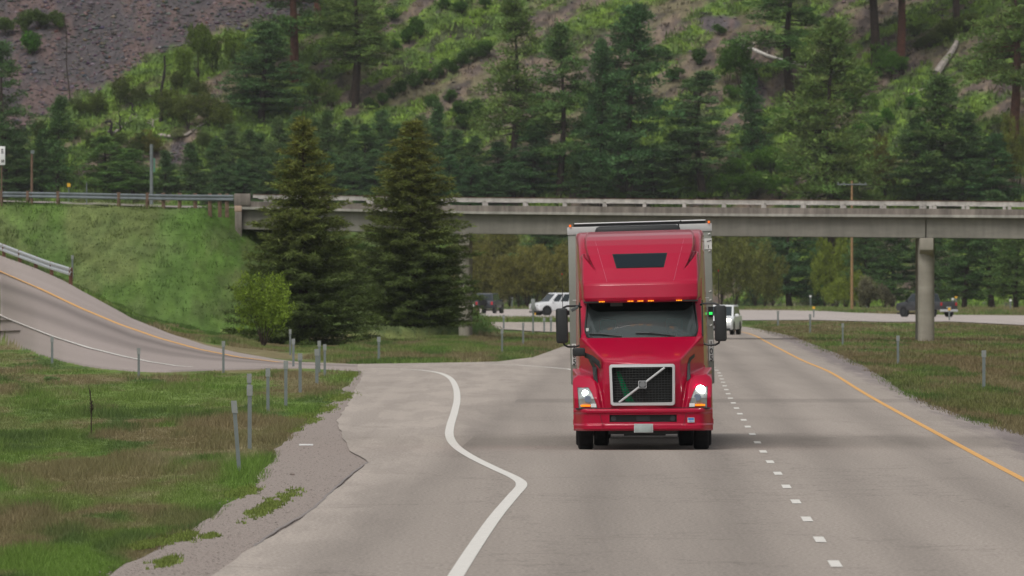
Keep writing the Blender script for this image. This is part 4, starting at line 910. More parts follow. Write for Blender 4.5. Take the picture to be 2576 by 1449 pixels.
for off in (0.1, 8.82):
    for vx in posts:
        mb = MB(); d = bd(vx); a = at(vx - 4.2, y_rb(vx) - 3, d) - b0; b = at(vx + 4.2, y_ct(vx) + 1, d) - b0; f = ndir * off; g_ = ndir * (off + 0.18)
        a2 = at(vx + 3.6, y_rb(vx) - 3, d) - b0; b2 = at(vx - 5.2, y_ct(vx) + 1, d) - b0
        mb.loft([[a + f, a2 + f, b + f, b2 + f], [a + g_, a2 + g_, b + g_, b2 + g_]]); mb.build('rail_post', M['rail_white'], bridge)
# end block and abutment
mb = MB(); d = bd(600)
def quad_block(x0, y0, x1, y1, off, th, name, m, par, d_=None):
    mb = MB(); rings = []
    for o_ in (off, off + th):
        rings.append([at(x, y, d_ or bd(x)) - b0 + ndir * o_ for x, y in ((x0, y0), (x1, y0), (x1, y1), (x0, y1))])
    mb.loft(rings); return mb.build(name, m, par, bevel=0.02)
quad_block(589, 487, 630, 517, -0.1, 0.7, 'end_block', M['conc_curb'], bridge)
quad_block(590, 517.5, 608, 532, -0.12, 1.5, 'bearing_seat', M['pink'], bridge)
quad_block(591, 532.5, 608, 600, -0.1, 9.0, 'abutment', M['conc_curb'], bridge)
# damage patch on the girder
# piers: each with cap, round column
def pier(vx, d, wpx, ybase, capx, label_part, yg):
    c = at(vx, 0, d); base = at(vx, ybase, d); r = wpx / 2 / F * d
    top = at(vx, yg, d).z; base.z = min(base.z, -0.05) - 0.4
    for off in (1.2, 7.0):
        q_ = Vector((c.x, d, 0)) + ndir * off - Vector((b0.x, b0.y, 0))
        MB().tube([Vector((q_.x, q_.y, base.z - b0.z)), Vector((q_.x, q_.y, top - b0.z - 0.02))], r, 28).build('column', M['pier'], bridge, smooth=True)
    q0 = Vector((c.x, d, 0)) + ndir * 0.25 - Vector((b0.x, b0.y, 0)); q1 = q0 + ndir * 8.2
    zt = top - b0.z - 0.01; mb = MB(); rings = []
    for q_, dz in ((q0, 0.62), (q0 + ndir * 0.9, 1.0), (q1 - ndir * 0.9, 1.0), (q1, 0.62)):
        rings.append([q_ - udir * r * 0.97 + Vector((0, 0, zt)), q_ + udir * r * 0.97 + Vector((0, 0, zt)), q_ + udir * r * 0.97 + Vector((0, 0, zt - dz)), q_ - udir * r * 0.97 + Vector((0, 0, zt - dz))])
    mb.loft(rings).build('pier_cap', M['pier'], bridge, bevel=0.05)
pier(2331, bd(2331), 42, 856, 0, '', 598)
pier(1168, bd(1168), 30, 812, 0, '', 587)
# approach road on the embankment
mb = MB(); rings = []
for A in (PA + (PA - PB) * 0.02, PB, PC):
    rings.append(A)
ps = [Vector((PA[0], PA[1], 6.90)), Vector((PB[0], PB[1], 7.38)), Vector((PC[0], PC[1], 9.12))]
mb = MB(); ribbon(mb, ps, 7.4); o = mb.build('approach_road', M['ramp']); tag(o, kind='structure')

# ------------------------------------------------------------------ guardrails
def wbeam(path, name, m, parent, h=1.0):
    prof = [(0, 0), (0.05, 0.03), (0.05, 0.09), (0, 0.14), (0, 0.17), (0.05, 0.22), (0.05, 0.28), (0, 0.31)]
    mb = MB(); rings = []
    for i, p in enumerate(path):
        d = (path[min(i + 1, len(path) - 1)] - path[max(i - 1, 0)]); nn = Vector((d.y, -d.x, 0)).normalized()
        if nn.y > 0: nn = -nn
        outer = [p + nn * a * h + Vector((0, 0, (b - 0.31) * h)) for a, b in prof]; inner = [p + nn * (a * h - 0.008) + Vector((0, 0, (b - 0.31) * h)) for a, b in prof[::-1]]
        rings.append(outer + inner)
    mb.loft(rings); return mb.build(name, m, parent, smooth=True)
gr_ = empty('guardrail', at(0, 500, 655)); tag(gr_, 'long weathered steel guardrail on stubby wooden posts leading to the bridge', 'guardrail')
o0 = gr_.location.copy()
def gd(x): return float(np.interp(x, [-300, 0, 600], [664, 652, 636.5]))
gp = [at(x, y, gd(x)) - o0 for x, y in zip([-300, -100, 0, 150, 300, 450, 588], [476, 480, 482, 484, 487, 489.5, 490.5])]
wbeam(gp, 'rail', M['steel_dark'], gr_)
for x in (-80, 3, 70, 146, 299, 371, 411, 452, 491, 528, 553, 571):
    y = np.interp(x, [-300, 0, 588], [476, 481, 489.5]); p = at(x, y, gd(x) + 0.16) - o0
    mb = MB(); hw = 0.1 if x > 300 else 0.1; hh = p.z + 0.04
    mb.box((p.x - hw, p.y - 0.05, p.z - 1.2), (p.x + hw, p.y + 0.15, hh)); mb.build('post', M['wood'], gr_, bevel=0.01)
    if x < 380: mb = MB(); mb.box((p.x - 0.08, p.y - 0.3, p.z - 0.45), (p.x + 0.08, p.y - 0.22, p.z + 0.03)); mb.build('block', M['wood'], gr_)
gr2 = empty('guardrail', ramp_pt(179, 708)); tag(gr2, 'bright silver guardrail with brown posts along the descending ramp', 'guardrail')
o0 = gr2.location.copy(); pts = []
for x, y in zip([-400, -200, 0, 60, 120, 179], [452, 540, 611, 634, 656, 674]):
    nd_, nz, fd_, fz = (np.interp(x, RA[:, 0], RA[:, i]) for i in (1, 2, 3, 4)); p = at(x, y, fd_ + 0.6); pts.append(p - o0)
wbeam(pts, 'rail', mat('bright_rail_steel', (0.5, 0.53, 0.56), 0.5, metal=0.2, noise=0.1), gr2, 1.25)
for i, x in enumerate([-340, -240, -140, -60, 10, 50, 90, 130, 178]):
    fd_ = np.interp(x, RA[:, 0], RA[:, 3]); y = np.interp(x, [-400, -200, 0, 60, 120, 179], [452, 540, 611, 634, 656, 674]); p = at(x, y, fd_ + 0.85) - o0
    mb = MB(); mb.box((p.x - 0.09, p.y - 0.1, p.z - 1.0), (p.x + 0.09, p.y + 0.1, p.z + 0.02)); mb.build('post', mat('brown_post', (0.16, 0.07, 0.045), 0.9, noise=0.2) if i == 0 else bpy.data.materials['brown_post'], gr2)

# ------------------------------------------------------------------ roadside posts
def post(vx, yt, yb, label, dx=0, top=None, wood=False, flatg=True, d=None, wpx=None):
    if d: p = at(vx, yb, d)
    elif yb > 760: p = flat(vx, yb, -0.03)
    else: p = hit(vx, yb)
    h = (yb - yt) / F * p.y; tp = Vector((dx / F * p.y, 0, h)); r = empty('marker_post', p); tag(r, label, 'marker post', 'steel marker posts along the roads')
    w_ = (wpx / F * p.y / 2) if wpx else 0.03; mb = MB()
    sx = Vector((w_, 0, 0)); sy = Vector((0, 0.016, 0)); z0 = Vector((0, 0, -0.2))
    # U channel: web and two flanges
    a = [(-w_, 0), (-w_, 0.03), (-w_ * 0.8, 0.03), (-w_ * 0.6, 0.006), (w_ * 0.6, 0.006), (w_ * 0.8, 0.03), (w_, 0.03), (w_, 0)]
    mb.loft([[Vector((x, y, -0.2)) for x, y in a], [Vector((x, y, 0)) + tp for x, y in a]]); mb.build('post_shaft', M['polewood'] if wood else M['galv'], r)
    k = min(0.2, h * 0.22); u = tp.normalized()
    if top != 'none':
        q1 = tp; q0 = tp - u * k; ww = w_ * (1.75 if top else 1.45); mb = MB()
        mb.loft([[q0 + Vector((x, y, 0)) for x, y in ((-ww, -0.012), (ww, -0.012), (ww, -0.003), (-ww, -0.003))], [q1 + Vector((x, y, 0)) for x, y in ((-ww, -0.012), (ww, -0.012), (ww, -0.003), (-ww, -0.003))]])
        mb.build('reflector', {'white': M['white'], 'yellow': M['yellowm'], None: M['galv_pale']}[top], r)
PO = [(605, 1008, 1192, 'nearest marker post, leaning left at the meadow edge', dict(dx=-17)), (628, 968, 1130, 'upright steel marker post, second nearest on the left verge', {}),
 (627, 940, 1060, 'marker post standing right behind the second nearest one', {}), (674, 926, 1034, 'third nearest marker post on the left verge', {}), (719, 908, 1020, 'fourth nearest marker post on the left verge', {}),
 (755, 889, 985, 'fifth marker post of the left verge row', {}), (797, 878, 963, 'marker post at the tip of the meadow, shortest of the trio', {}), (803, 857, 934, 'marker post at the tip of the meadow, tallest of the trio', {}),
 (817, 866, 947, 'marker post at the tip of the meadow, right one of the trio', {}), (730, 828, 894, 'marker post across the ramp below the left spruce', {}), (738, 852, 925, 'marker post on the near ramp edge under the left spruce', {}),
 (562, 858, 936, 'marker post on the near ramp edge by the end of its white line', {}), (349, 875, 950, 'thin marker post on the near ramp edge, middle of the left half', {}), (131, 847, 914, 'thin marker post on the near ramp edge close to the left side', {}),
 (340, 711, 776, 'marker post on the embankment beside the ramp, mid slope', {}), (530, 778, 843, 'marker post on the embankment foot left of the yellow-green bush', {}), (182, 646, 705, 'marker post right behind the end of the silver guardrail', {}),
 (953, 847, 910, 'marker post on the grass between the two spruces and the highway', {}), (1263, 828, 890, 'marker post left of the truck at the gravel edge', {}), (1316, 812, 870, 'marker post with dark cap left of the truck', {}),
 (1267, 792, 829, 'thin far marker post at the cone foot beneath the bridge', {}), (1369, 799, 836, 'far marker post, left of the pair beside the truck mirror', {}), (1386, 797, 836, 'far marker post, right of the pair beside the truck mirror', {}),
 (1288, 747, 774, 'white-topped marker beyond the far road, right of the dark jeep', dict(top='white')),
 (2039, 743, 774, 'white-topped marker beyond the far road under the blue-green pine', dict(top='white')), (2047, 771, 800, 'yellow-topped marker on the near edge of the far road', dict(top='yellow')),
 (2181, 753, 777, 'white-topped marker beyond the far road in front of bare brush', dict(top='white')), (1957, 782, 821, 'short marker post in the median nearest the white car', {}), (2038, 790, 839, 'marker post in the median, second from the white car', {}),
 (2120, 813, 870, 'marker post in the median, third from the white car', {}), (2259, 844, 917, 'marker post in the median left of the round pier foot', {}), (2475, 881, 977, 'largest marker post in the median at the far right', {}),
 (2397, 750, 782, 'white-topped marker beyond the far road right of the grey pickup', dict(top='white')), (2405, 745, 782, 'yellow-topped marker beyond the far road right of the grey pickup', dict(top='yellow')),
 (2388, 774, 807, 'small yellow-topped marker just right of the grey pickup', dict(top='yellow')), (2542, 753, 779, 'white-topped marker beyond the far road at the right edge', dict(top='white'))]
for x, yt, yb, lab, kw in PO: post(x, yt, yb, lab, wpx=(4.5 if yb < 900 else 6 if yb < 960 else 8 if yb < 1100 else 10) if 'top' not in kw else 3.5, **kw)
def simple_pole(name, vx, yt, yb, d, r, m, label, cat, extra=None):
    p = at(vx, yb, d); e = empty(name, p); tag(e, label, cat); h = (yb - yt) / F * d
    MB().tube([Vector((0, 0, -0.4)), Vector((0, 0, h))], [r, r * 0.85], 10).build('pole', m, e, smooth=True); return e, h
e, h = simple_pole('wooden_post', 80, 381, 510, 650, 0.075, M['wood'], 'weathered wooden post rising above the left guardrail', 'post')
MB().box((-0.06, -0.1, h - 0.12), (0.14, -0.075, h + 0.06)).build('bracket', M['galv'], e)
e, h = simple_pole('steel_column', 381, 363, 508, 654, 0.10, M['steel_dark'], 'grey steel column standing behind the guardrail, sign back beside it', 'column')
bpy.data.objects[e.children[0].name].data.materials[0] = M['galv']
MB().box((0.1, -0.02, h * 0.52), (0.2, 0.02, h * 0.76)).build('sign_edge', mat('green_sign_back', (0.08, 0.2, 0.14), 0.7), e)
e, h = simple_pole('delineator', 218, 459, 505, 650, 0.03, M['galv'], 'thin steel rod in front of the left guardrail', 'marker post')
e, h = simple_pole('delineator', 173, 461, 500, 668, 0.03, M['galv'], 'small yellow-headed marker behind the left guardrail', 'marker post')
MB().box((-0.09, -0.05, h - 0.2), (0.09, -0.03, h)).build('reflector', M['yellowm'], e)
e, h = simple_pole('road_sign', 4, 368, 500, 650, 0.04, M['wood'], 'white rectangular sign on a wooden post at the left edge', 'sign')
MB().box((-0.19, -0.08, h - 1.0), (0.19, -0.05, h)).build('sign_panel', M['white'], e, bevel=0.01)
mb = MB()
for i in range(3): mb.box((-0.02, -0.09, h - 0.2 - i * 0.09), (0.1, -0.083, h - 0.15 - i * 0.09))
for i in range(2): mb.box((0.0 + i * 0.08, -0.09, h - 0.86), (0.05 + i * 0.08, -0.083, h - 0.72))
mb.build('sign_marks', M['ink'], e)
e, h = simple_pole('road_sign', 1341, 752, 835, 712, 0.055, M['galv'], 'narrow edge-on sign on a grey post left of the truck mirror', 'sign')
MB().box((-0.115, -0.09, h - 0.62), (0.115, -0.06, h)).build('sign_panel', M['galv_pale'], e, bevel=0.01)
MB().box((0.09, -0.1, h - 0.95), (0.16, -0.07, h - 0.8)).build('reflector', M['yellowm'], e)
e, h = simple_pole('road_sign', 1188, 723, 785, 1100, 0.05, M['galv'], 'white sign just right of the left bridge pier', 'sign')
for i, zz in enumerate((h - 0.25, h - 1.0, h - 1.75)): MB().box((-0.12, -0.08, zz), (0.18, -0.05, zz + 0.22)).build('sign_panel', M['white'], e)
# utility pole
p = flat(2143, 781); p = at(2143, 777, 1240); e = empty('utility_pole', p); tag(e, 'tall wooden utility pole with a metal crossarm behind the bridge', 'utility pole')
hh = (777 - 455) / F * 1240
MB().tube([Vector((0, 0, -0.5)), Vector((0, 0, hh))], [0.15, 0.10], 10).build('pole', M['polewood'], e, smooth=True)
MB().box((-1.5, -0.14, hh - 0.42), (1.5, -0.02, hh - 0.3)).build('crossarm', M['galv'], e)
mb = MB()
for x in (-1.4, -0.8, 0.8, 1.4): mb.tube([Vector((x, -0.08, hh - 0.3)), Vector((x, -0.08, hh - 0.12))], 0.04, 6)
mb.build('insulators', M['galv_pale'], e)
# dry stalk in the meadow and litter
p = flat(230, 1094, -0.05); mb = MB(); hh = 1.05
mb.tube([Vector((0, 0, -0.05)), Vector((-0.005, 0, 0.35)), Vector((0.0, 0, 0.6)), Vector((-0.03, 0, 0.85)), Vector((-0.055, 0, 1.0))], [0.014, 0.012, 0.014, 0.01, 0.004], 6)
for i in range(46):
    z_ = random.uniform(0.42, 0.66); a = random.uniform(0, 6.28); r_ = 0.045 * math.sin((z_ - 0.38) / 0.32 * 3.14) + 0.01
    mb.tube([Vector((0, 0, z_)), Vector((math.cos(a) * r_, math.sin(a) * r_, z_ + 0.05))], [0.006, 0.003], 4)
for i in range(5): mb.tube([Vector((-0.01, 0, 0.62 + i * 0.06)), Vector((random.uniform(-.06, .05), 0, 0.68 + i * 0.07))], [0.004, 0.002], 4)
o = mb.build('dry_stalk', M['bark'], smooth=True); o.location = p; tag(o, 'dark dried seed stalk standing alone in the left meadow', 'dead plant')
p = flat(770, 1121, 0.03); o = MB().box((-0.13, -0.04, 0), (0.13, 0.04, 0.03)).build('litter', M['white'], bevel=0.008); o.location = p; tag(o, 'white strip of litter lying on the gravel shoulder', 'litter')
for x, y, s, lab in ((697, 1262, 0.05, 'small pale stone at the grass edge of the gravel'), (655, 1230, 0.04, 'whitish stone where grass meets gravel'), (735, 1195, 0.04, 'grey stone on the gravel shoulder below the litter')):
    mb = MB(); mb.tube([Vector((-s, 0, s * .4)), Vector((-s * .3, 0, s * .5)), Vector((s * .5, 0, s * .45)), Vector((s, 0, s * .3))], [s * .3, s * .6, s * .55, s * .2], 7)
    o = mb.build('stone', M['gravel'], smooth=True); o.location = flat(x, y, 0.01); tag(o, lab, 'stone')
# ------------------------------------------------------------------ red truck
TD = 219.0
def roll(v):
    x, y, z = v; k = 0.004 + 0.0068 * max(z - 0.5, 0)
    return Vector((x - 0.021 * max(z - 0.3, 0), y, z + x * k))
def cz(cy, y=0.0): return 3.06 - (cy - 395) / 328.0 * (TD + y) / TD      # picture row -> height at depth y
def cxw(px_, y=0.0): return px_ / 328.0 * (TD + y) / TD                # half-width in picture px -> metres
truck = empty('semi_truck', ((1618.8 - CX) / F * TD, TD, 0), -0.0117)
tag(truck, 'red semi truck with white headlights lit, pulling a grey box trailer', 'truck')
def TB(): return MB(roll)
def hfield(name, xs, zs, yf, m, parent, keep=None, skirt=None, smooth=True):
    X, Z = np.meshgrid(xs, zs); Y = yf(X, Z)
    nr, nc = X.shape; V = np.stack([X, Y, Z], -1)
    if skirt is not None:      # carry the outer rows and columns back as side walls
        def back(a): b = a.copy(); b[..., 1] = skirt; return b
        V = np.concatenate([back(V[:, :1]), V, back(V[:, -1:])], 1); V = np.concatenate([back(V[:1]), V, back(V[-1:])], 0)
        nr += 2; nc += 2
    V = V.reshape(-1, 3); k = 0.004 + 0.0068 * np.maximum(V[:, 2] - 0.5, 0)
    Vn = np.stack([V[:, 0] - 0.021 * np.maximum(V[:, 2] - 0.3, 0), V[:, 1], V[:, 2] + V[:, 0] * k], -1)
    idx = np.arange(nr * nc).reshape(nr, nc); Fc = np.stack([idx[:-1, :-1], idx[:-1, 1:], idx[1:, 1:], idx[1:, :-1]], -1).reshape(-1, 4)
    if keep is not None:
        c_ = V[Fc].mean(1); Fc = Fc[keep(c_[:, 0], c_[:, 1], c_[:, 2])]
    return np_mesh(name, Vn, Fc, None, m, smooth, parent)
def smax(a, b, k): h = np.clip(0.5 + 0.5 * (a - b) / k, 0, 1); return b * (1 - h) + a * h + k * h * (1 - h)
def smin(a, b, k): return -smax(-a, -b, k)
# hood with fenders (one moulded piece)
def y_hood(X, Z):
    ax = np.abs(X)
    wn = np.interp(Z, [0.75, 1.2, 1.56], [0.66, 0.645, 0.625])
    front = -1.12 + 0.16 * (ax / 0.65) ** 2 + 0.10 * np.maximum(Z - 1.2, 0)
    top = -1.10 + (Z - 1.575) * 2.75 + 0.10 * ax ** 2
    top = top - 0.05 * np.exp(-(X / 0.2) ** 2) * sm(1.64, 1.68, Z) * sm(1.80, 1.72, Z)
    side = -1.08 + (ax - wn) * 2.9 - 0.0 * Z
    body = smax(smax(front, top, 0.06), side, 0.05)
    xi = np.interp(Z, [0.76, 0.9, 1.1, 1.25, 1.36], [0.66, 0.70, 0.78, 0.87, 1.02])
    xo = np.interp(Z, [0.76, 1.1, 1.25, 1.32, 1.36], [1.235, 1.235, 1.225, 1.19, 1.13])
    ff = -1.0 + 0.28 * np.maximum(ax - 0.7, 0) ** 2 * 3 + np.maximum(Z - 0.95, 0) * 0.9
    ft = -0.9 + (Z - 1.30) * 7
    fi = -0.78 + (xi - ax) * 2.6; fo = -0.72 + (ax - xo) * 8.0
    fen = smax(smax(ff, ft, 0.08), smax(fi, fo, 0.05), 0.07)
    return np.minimum(smin(body, fen, 0.04), 0.35)
hfield('hood', np.linspace(-1.25, 1.25, 170), np.linspace(0.765, 2.03, 88), y_hood, M['redp'], truck, keep=lambda x, y, z: (y < 0.345) & ~((np.abs(x) < 0.55) & (z > cz(1120)) & (z < cz(898))))
# side panels below the cab, steps
for s in (-1, 1):
    mb = TB(); mb.box((s * 1.02, -0.35, 0.8), (s * 1.2, -0.3, 1.2)); mb.build('fender_liner', M['black'], truck)
    mb = TB(); mb.box((min(s * 0.98, s * 1.2), 0.75, 0.42), (max(s * 0.98, s * 1.2), 4.2, 1.05)); mb.build('side_skirt', M['redp'], truck, bevel=0.05)
    mb = TB(); mb.box((min(s * 1.2, s * 1.27), 0.9, 0.44), (max(s * 1.2, s * 1.27), 1.3, 0.56)); mb.build('step', M['redp'], truck, bevel=0.02)
# vents and hood grooves
for s in (-1, 1):
    mb = TB(); prof = [(s * cxw(305), cz(858)), (s * cxw(272), cz(888)), (s * cxw(275), cz(990)), (s * cxw(262), cz(970)), (s * cxw(290), cz(880)), (s * cxw(318), cz(850))]
    outl = [(312, 832), (312, 852), (292, 868), (285, 886), (283, 975), (262, 992), (269, 886), (281, 854)] if s > 0 else [(318, 850), (310, 872), (294, 902), (287, 975), (263, 998), (267, 906), (284, 880), (296, 858)]
    pts = []
    for hx, cy in outl:
        x = s * hx / 328; z_ = cz(cy); pts.append((x, float(y_hood(np.array(x), np.array(z_))), z_))
    mb = TB(); mb.loft([[Vector((a, b - 0.02, c)) for a, b, c in pts], [Vector((a, b + 0.03, c)) for a, b, c in pts]]); mb.build('side_vent', M['black'], truck)
# bumper
def y_bump(X, Z):
    ax = np.abs(X); y = -1.24 + 0.10 * (ax / 1.2) ** 2 + 0.42 * sm(0.95, 1.27, ax) ** 2
    y = y + 0.05 * sm(0.74, 0.76, Z) + 0.035 * sm(0.70, 0.66, Z)
    lip = sm(0.49, 0.465, Z) * (0.35 + 0.65 * sm(0.68, 0.76, ax)); return y - 0.05 * lip + 0.05 * sm(0.40, 0.36, Z)
hfield('bumper', np.linspace(-1.25, 1.25, 140), np.linspace(0.365, 0.762, 44), y_bump, M['redp'], truck, skirt=-0.35,
       keep=lambda x, y, z: ~((np.abs(x) < cxw(195)) & (z > cz(1226)) & (z < cz(1184))))
for s in (-1, 1):
    mb = TB()
    for hx0, hx1 in ((262, 256),):
        pts = [(s * hx0 / 328, cz(1150)), (s * (hx0 - 26) / 328, cz(1248))]
        P = [Vector((x, float(y_bump(np.array(x), np.array(z_))) - 0.004, z_)) for x, z_ in pts]
        mb.tube(P, 0.004, 5)
    mb.build('bumper_seam', M['black'], truck)
mb = TB(); mb.box((-1.2, -1.05, 0.755), (1.2, -0.6, 0.775)); mb.build('bumper_gap', M['black'], truck)
intake = TB(); intake.box((-0.62, -1.1, cz(1240)), (0.62, -0.98, cz(1180))); ik = intake.build('lower_intake', M['black'], truck)
mb = TB()
for x in (-0.53, 0.53): mb.cyl((x, -1.12, cz(1207)), 0.05, 'y', 0.04, 14)
mb.box((-0.12, -1.13, cz(1222)), (0.12, -1.1, cz(1190))); mb.build('fog_lamp_blank', mat('dark_grey_plastic', (0.035, 0.037, 0.04), 0.5), ik, smooth=True)
mb = TB(); mb.box((-0.155, -1.30, cz(1287)), (0.165, -1.285, cz(1240))); pl = mb.build('number_plate', M['plate'], truck, bevel=0.004)
mb = TB(); mb.box((-0.165, -1.286, cz(1290)), (0.175, -1.275, cz(1238))); mb.build('plate_frame', M['chrome'], pl)
x0 = cxw(817 - 556); x1 = cxw(857 - 556); yb_ = float(y_bump(np.array(x0), np.array(0.6)))
mb = TB(); mb.box((x0, yb_ - 0.012, cz(1231)), (x1, yb_ + 0.03, cz(1203))); sk_ = mb.build('sticker', M['decal'], truck)
mb = TB(); mb.box((x0 + 0.008, yb_ - 0.016, cz(1217)), (x1 - 0.008, yb_ - 0.0125, cz(1205))); mb.build('sticker_field', M['blue'], sk_)
mb = TB()
for i in range(4): mb.box((x0 + 0.02 + i * 0.024, yb_ - 0.016, cz(1228)), (x0 + 0.034 + i * 0.024, yb_ - 0.0125, cz(1221)))
mb.build('sticker_marks', M['blue'], sk_)
# grille
def rrect(hx0, hx1, z0, z1, r, n=6):
    o = []
    for cx_, cz_, a0 in ((hx1 - r, z1 - r, 0), (hx0 + r, z1 - r, 90), (hx0 + r, z0 + r, 180), (hx1 - r, z0 + r, 270)):
        for i in range(n + 1): a = math.radians(a0 + 90 * i / n); o.append((cx_ + r * math.cos(a), cz_ + r * math.sin(a)))
    return o
def trap(p, kb=0.975):   # slightly narrower at the bottom
    zt, zb = cz(888), cz(1132); return [(x * (kb + (1 - kb) * (z_ - zb) / (zt - zb)), z_) for x, z_ in p]
o1 = trap(rrect(-0.592, 0.592, cz(1132), cz(888), 0.05), 0.975); i1 = trap(rrect(-0.54, 0.54, cz(1113), cz(906), 0.025), 0.975)
yg = lambda x, z_: -1.21 + 0.10 * (x / 0.6) ** 2
gr3 = TB(); n = len(o1)
vs = [Vector((x, yg(x, z_) + 0.02, z_)) for x, z_ in o1] + [Vector((x * 0.985, yg(x, z_) - 0.02, (z_ - 1.2) * 0.985 + 1.2)) for x, z_ in o1] + [Vector((x * 1.01, yg(x, z_) - 0.02, (z_ - 1.2) * 1.01 + 1.2)) for x, z_ in i1] + [Vector((x, yg(x, z_) + 0.06, z_)) for x, z_ in i1]
fs = [(a * n + i, a * n + (i + 1) % n, (a + 1) * n + (i + 1) % n, (a + 1) * n + i) for a in range(3) for i in range(n)]
gr3.add(vs, fs); grille = gr3.build('grille_surround', M['chrome'], truck, smooth=True)
mb = TB(); mb.box((-0.57, -1.02, cz(1124)), (0.57, -0.99, cz(896))); mb.build('grille_backing', mat('radiator_black', (0.006, 0.007, 0.007), 0.8), grille)
mb = TB(); mb.box((-0.58, -1.09, cz(1126)), (-0.535, -0.98, cz(894))); mb.box((0.535, -1.09, cz(1126)), (0.58, -0.98, cz(894))); mb.box((-0.535, -1.09, cz(905)), (0.535, -0.99, cz(894))); mb.box((-0.535, -1.09, cz(1126)), (0.535, -0.99, cz(1115))); mb.build('grille_box', M['black'], grille)
mb = TB()
for i in range(14):
    z_ = cz(1113) + (cz(906) - cz(1113)) * (i + 0.5) / 14; mb.tube([Vector((x, yg(x, 0) + 0.05, z_)) for x in np.linspace(-0.545, 0.545, 7)], 0.0055, 4)
for i in range(19):
    x = -0.54 + 1.08 * (i + 0.5) / 19; mb.tube([Vector((x, yg(x, 0) + 0.055, cz(1113))), Vector((x, yg(x, 0) + 0.055, cz(906)))], 0.0045, 4)
mb.build('grille_mesh', mat('grille_mesh_grey', (0.018, 0.02, 0.02), 0.4), grille)
mb = TB(); mb.loft([[Vector((x, -1.035, z_)) for x, z_ in ((-0.47, cz(930)), (-0.40, cz(930)), (-0.2, cz(1080)), (-0.14, cz(1112)), (-0.3, cz(1112)))], [Vector((x, -1.025, z_)) for x, z_ in ((-0.47, cz(930)), (-0.40, cz(930)), (-0.2, cz(1080)), (-0.14, cz(1112)), (-0.3, cz(1112)))]]); mb.build('green_sheet', M['green_dark'], grille)  # flat dark green sheet set behind the grille mesh
mb = TB(); a = Vector((-0.425, -1.185, cz(1112))); b = Vector((0.405, -1.185, cz(909))); dd = (b - a).normalized(); nn = Vector((-dd.z, 0, dd.x))
hw = 0.019
rings = []
for p in [a + (b - a) * t_ for t_ in (0, .25, .5, .75, 1)]:
    y_ = yg(p.x, 0) - 0.005; rings.append([Vector((p.x, y_ + 0.02, p.z)) - nn * hw, Vector((p.x, y_, p.z)) - nn * hw * .4, Vector((p.x, y_, p.z)) + nn * hw * .4, Vector((p.x, y_ + 0.02, p.z)) + nn * hw])
mb.loft(rings).build('diagonal_bar', M['chrome'], grille)
mb = TB(); mb.prism(rrect(-0.072, 0.072, cz(1029), cz(985), 0.012, 3), 'y', -1.255, -1.2); bd_ = mb.build('emblem', M['chrome'], grille)
mb = TB(); mb.prism(rrect(-0.062, 0.062, cz(1026), cz(988), 0.01, 3), 'y', -1.259, -1.2555); mb.build('emblem_field', mat('emblem_dark', (0.05, 0.055, 0.06), 0.4), bd_)
mb = TB(); mb.cyl((0.0, -1.262, cz(1007)), 0.052, 'y', 0.012, 24); mb.build('emblem_disc', mat('emblem_grey', (0.18, 0.185, 0.19), 0.5), bd_, smooth=True)
# headlights
for s in (-1, 1):
    base = [(384, 1022), (318, 1022), (300, 1052), (285, 1090), (270, 1130), (268, 1146), (378, 1148), (380, 1090)]
    P = [(s * hx / 328, cz(cy)) for hx, cy in base]
    def yy(x, z_): return float(y_hood(np.array(x), np.array(z_)))
    ins = [((x - s * 1.0) * 0.95 + s * 1.0, (z_ - 0.96) * 0.95 + 0.96) for x, z_ in P]
    def mk(Pq, off, name, m_, par):
        mb = TB(); c_ = (sum(p[0] for p in Pq) / len(Pq), sum(p[1] for p in Pq) / len(Pq)); n_ = len(Pq)
        v_ = [Vector((x, yy(x, z_) + off, z_)) for x, z_ in Pq] + [Vector(((x + c_[0]) / 2, yy((x + c_[0]) / 2, (z_ + c_[1]) / 2) + off, (z_ + c_[1]) / 2)) for x, z_ in Pq] + [Vector((c_[0], yy(*c_) + off, c_[1]))] + [Vector((x, yy(x, z_) + 0.05, z_)) for x, z_ in Pq]
        f_ = []
        for i in range(n_):
            j = (i + 1) % n_; f_ += [(i, j, n_ + j, n_ + i), (n_ + i, n_ + j, 2 * n_), (i, j, 2 * n_ + 1 + j, 2 * n_ + 1 + i)]
        mb.add(v_, f_); return mb.build(name, m_, par)
    hl = mk(P, -0.008, 'headlight', M['black'], truck); mk(ins, -0.016, 'lamp_housing', M['lens'], hl)
    lx, lz = s * cxw(338 if s < 0 else 342), cz(1056 if s < 0 else 1041); r_ = 0.055 if s < 0 else 0.078
    mb = TB(); mb.cyl((lx, yy(lx, lz) - 0.035, lz), r_, 'y', 0.03, 20); mb.build('beam_lamp', M['lamp_low'] if s < 0 else M['lamp'], hl, smooth=True)
    qx, qz = s * cxw(322), cz(1092 if s < 0 else 1085); mb = TB()
    mb.cyl((qx, yy(qx, qz) - 0.02, qz), 0.062, 'y', 0.03, 20); mb.build('projector_lens', M['projector'], hl, smooth=True)
    mb = TB(); xa, xb = s * cxw(366), s * cxw(308); mb.box((min(xa, xb), yy(s * 1.0, 0.85) - 0.05, cz(1136)), (max(xa, xb), yy(s * 1.0, 0.85) + 0.03, cz(1125))); mb.build('turn_signal', mat('lit_turn_signal', (0.8, 0.25, 0), 0.4, emit=(1, 0.22, 0.01), estr=0.9) if s < 0 else bpy.data.materials['lit_turn_signal'], hl)
    mb = TB(); xa, xb = s * cxw(305), s * cxw(274); mb.box((min(xa, xb), yy(s * .88, 0.85) - 0.03, cz(1140)), (max(xa, xb), yy(s * .88, 0.85) + 0.02, cz(1120))); mb.build('lamp_reflector', M['white'], hl)
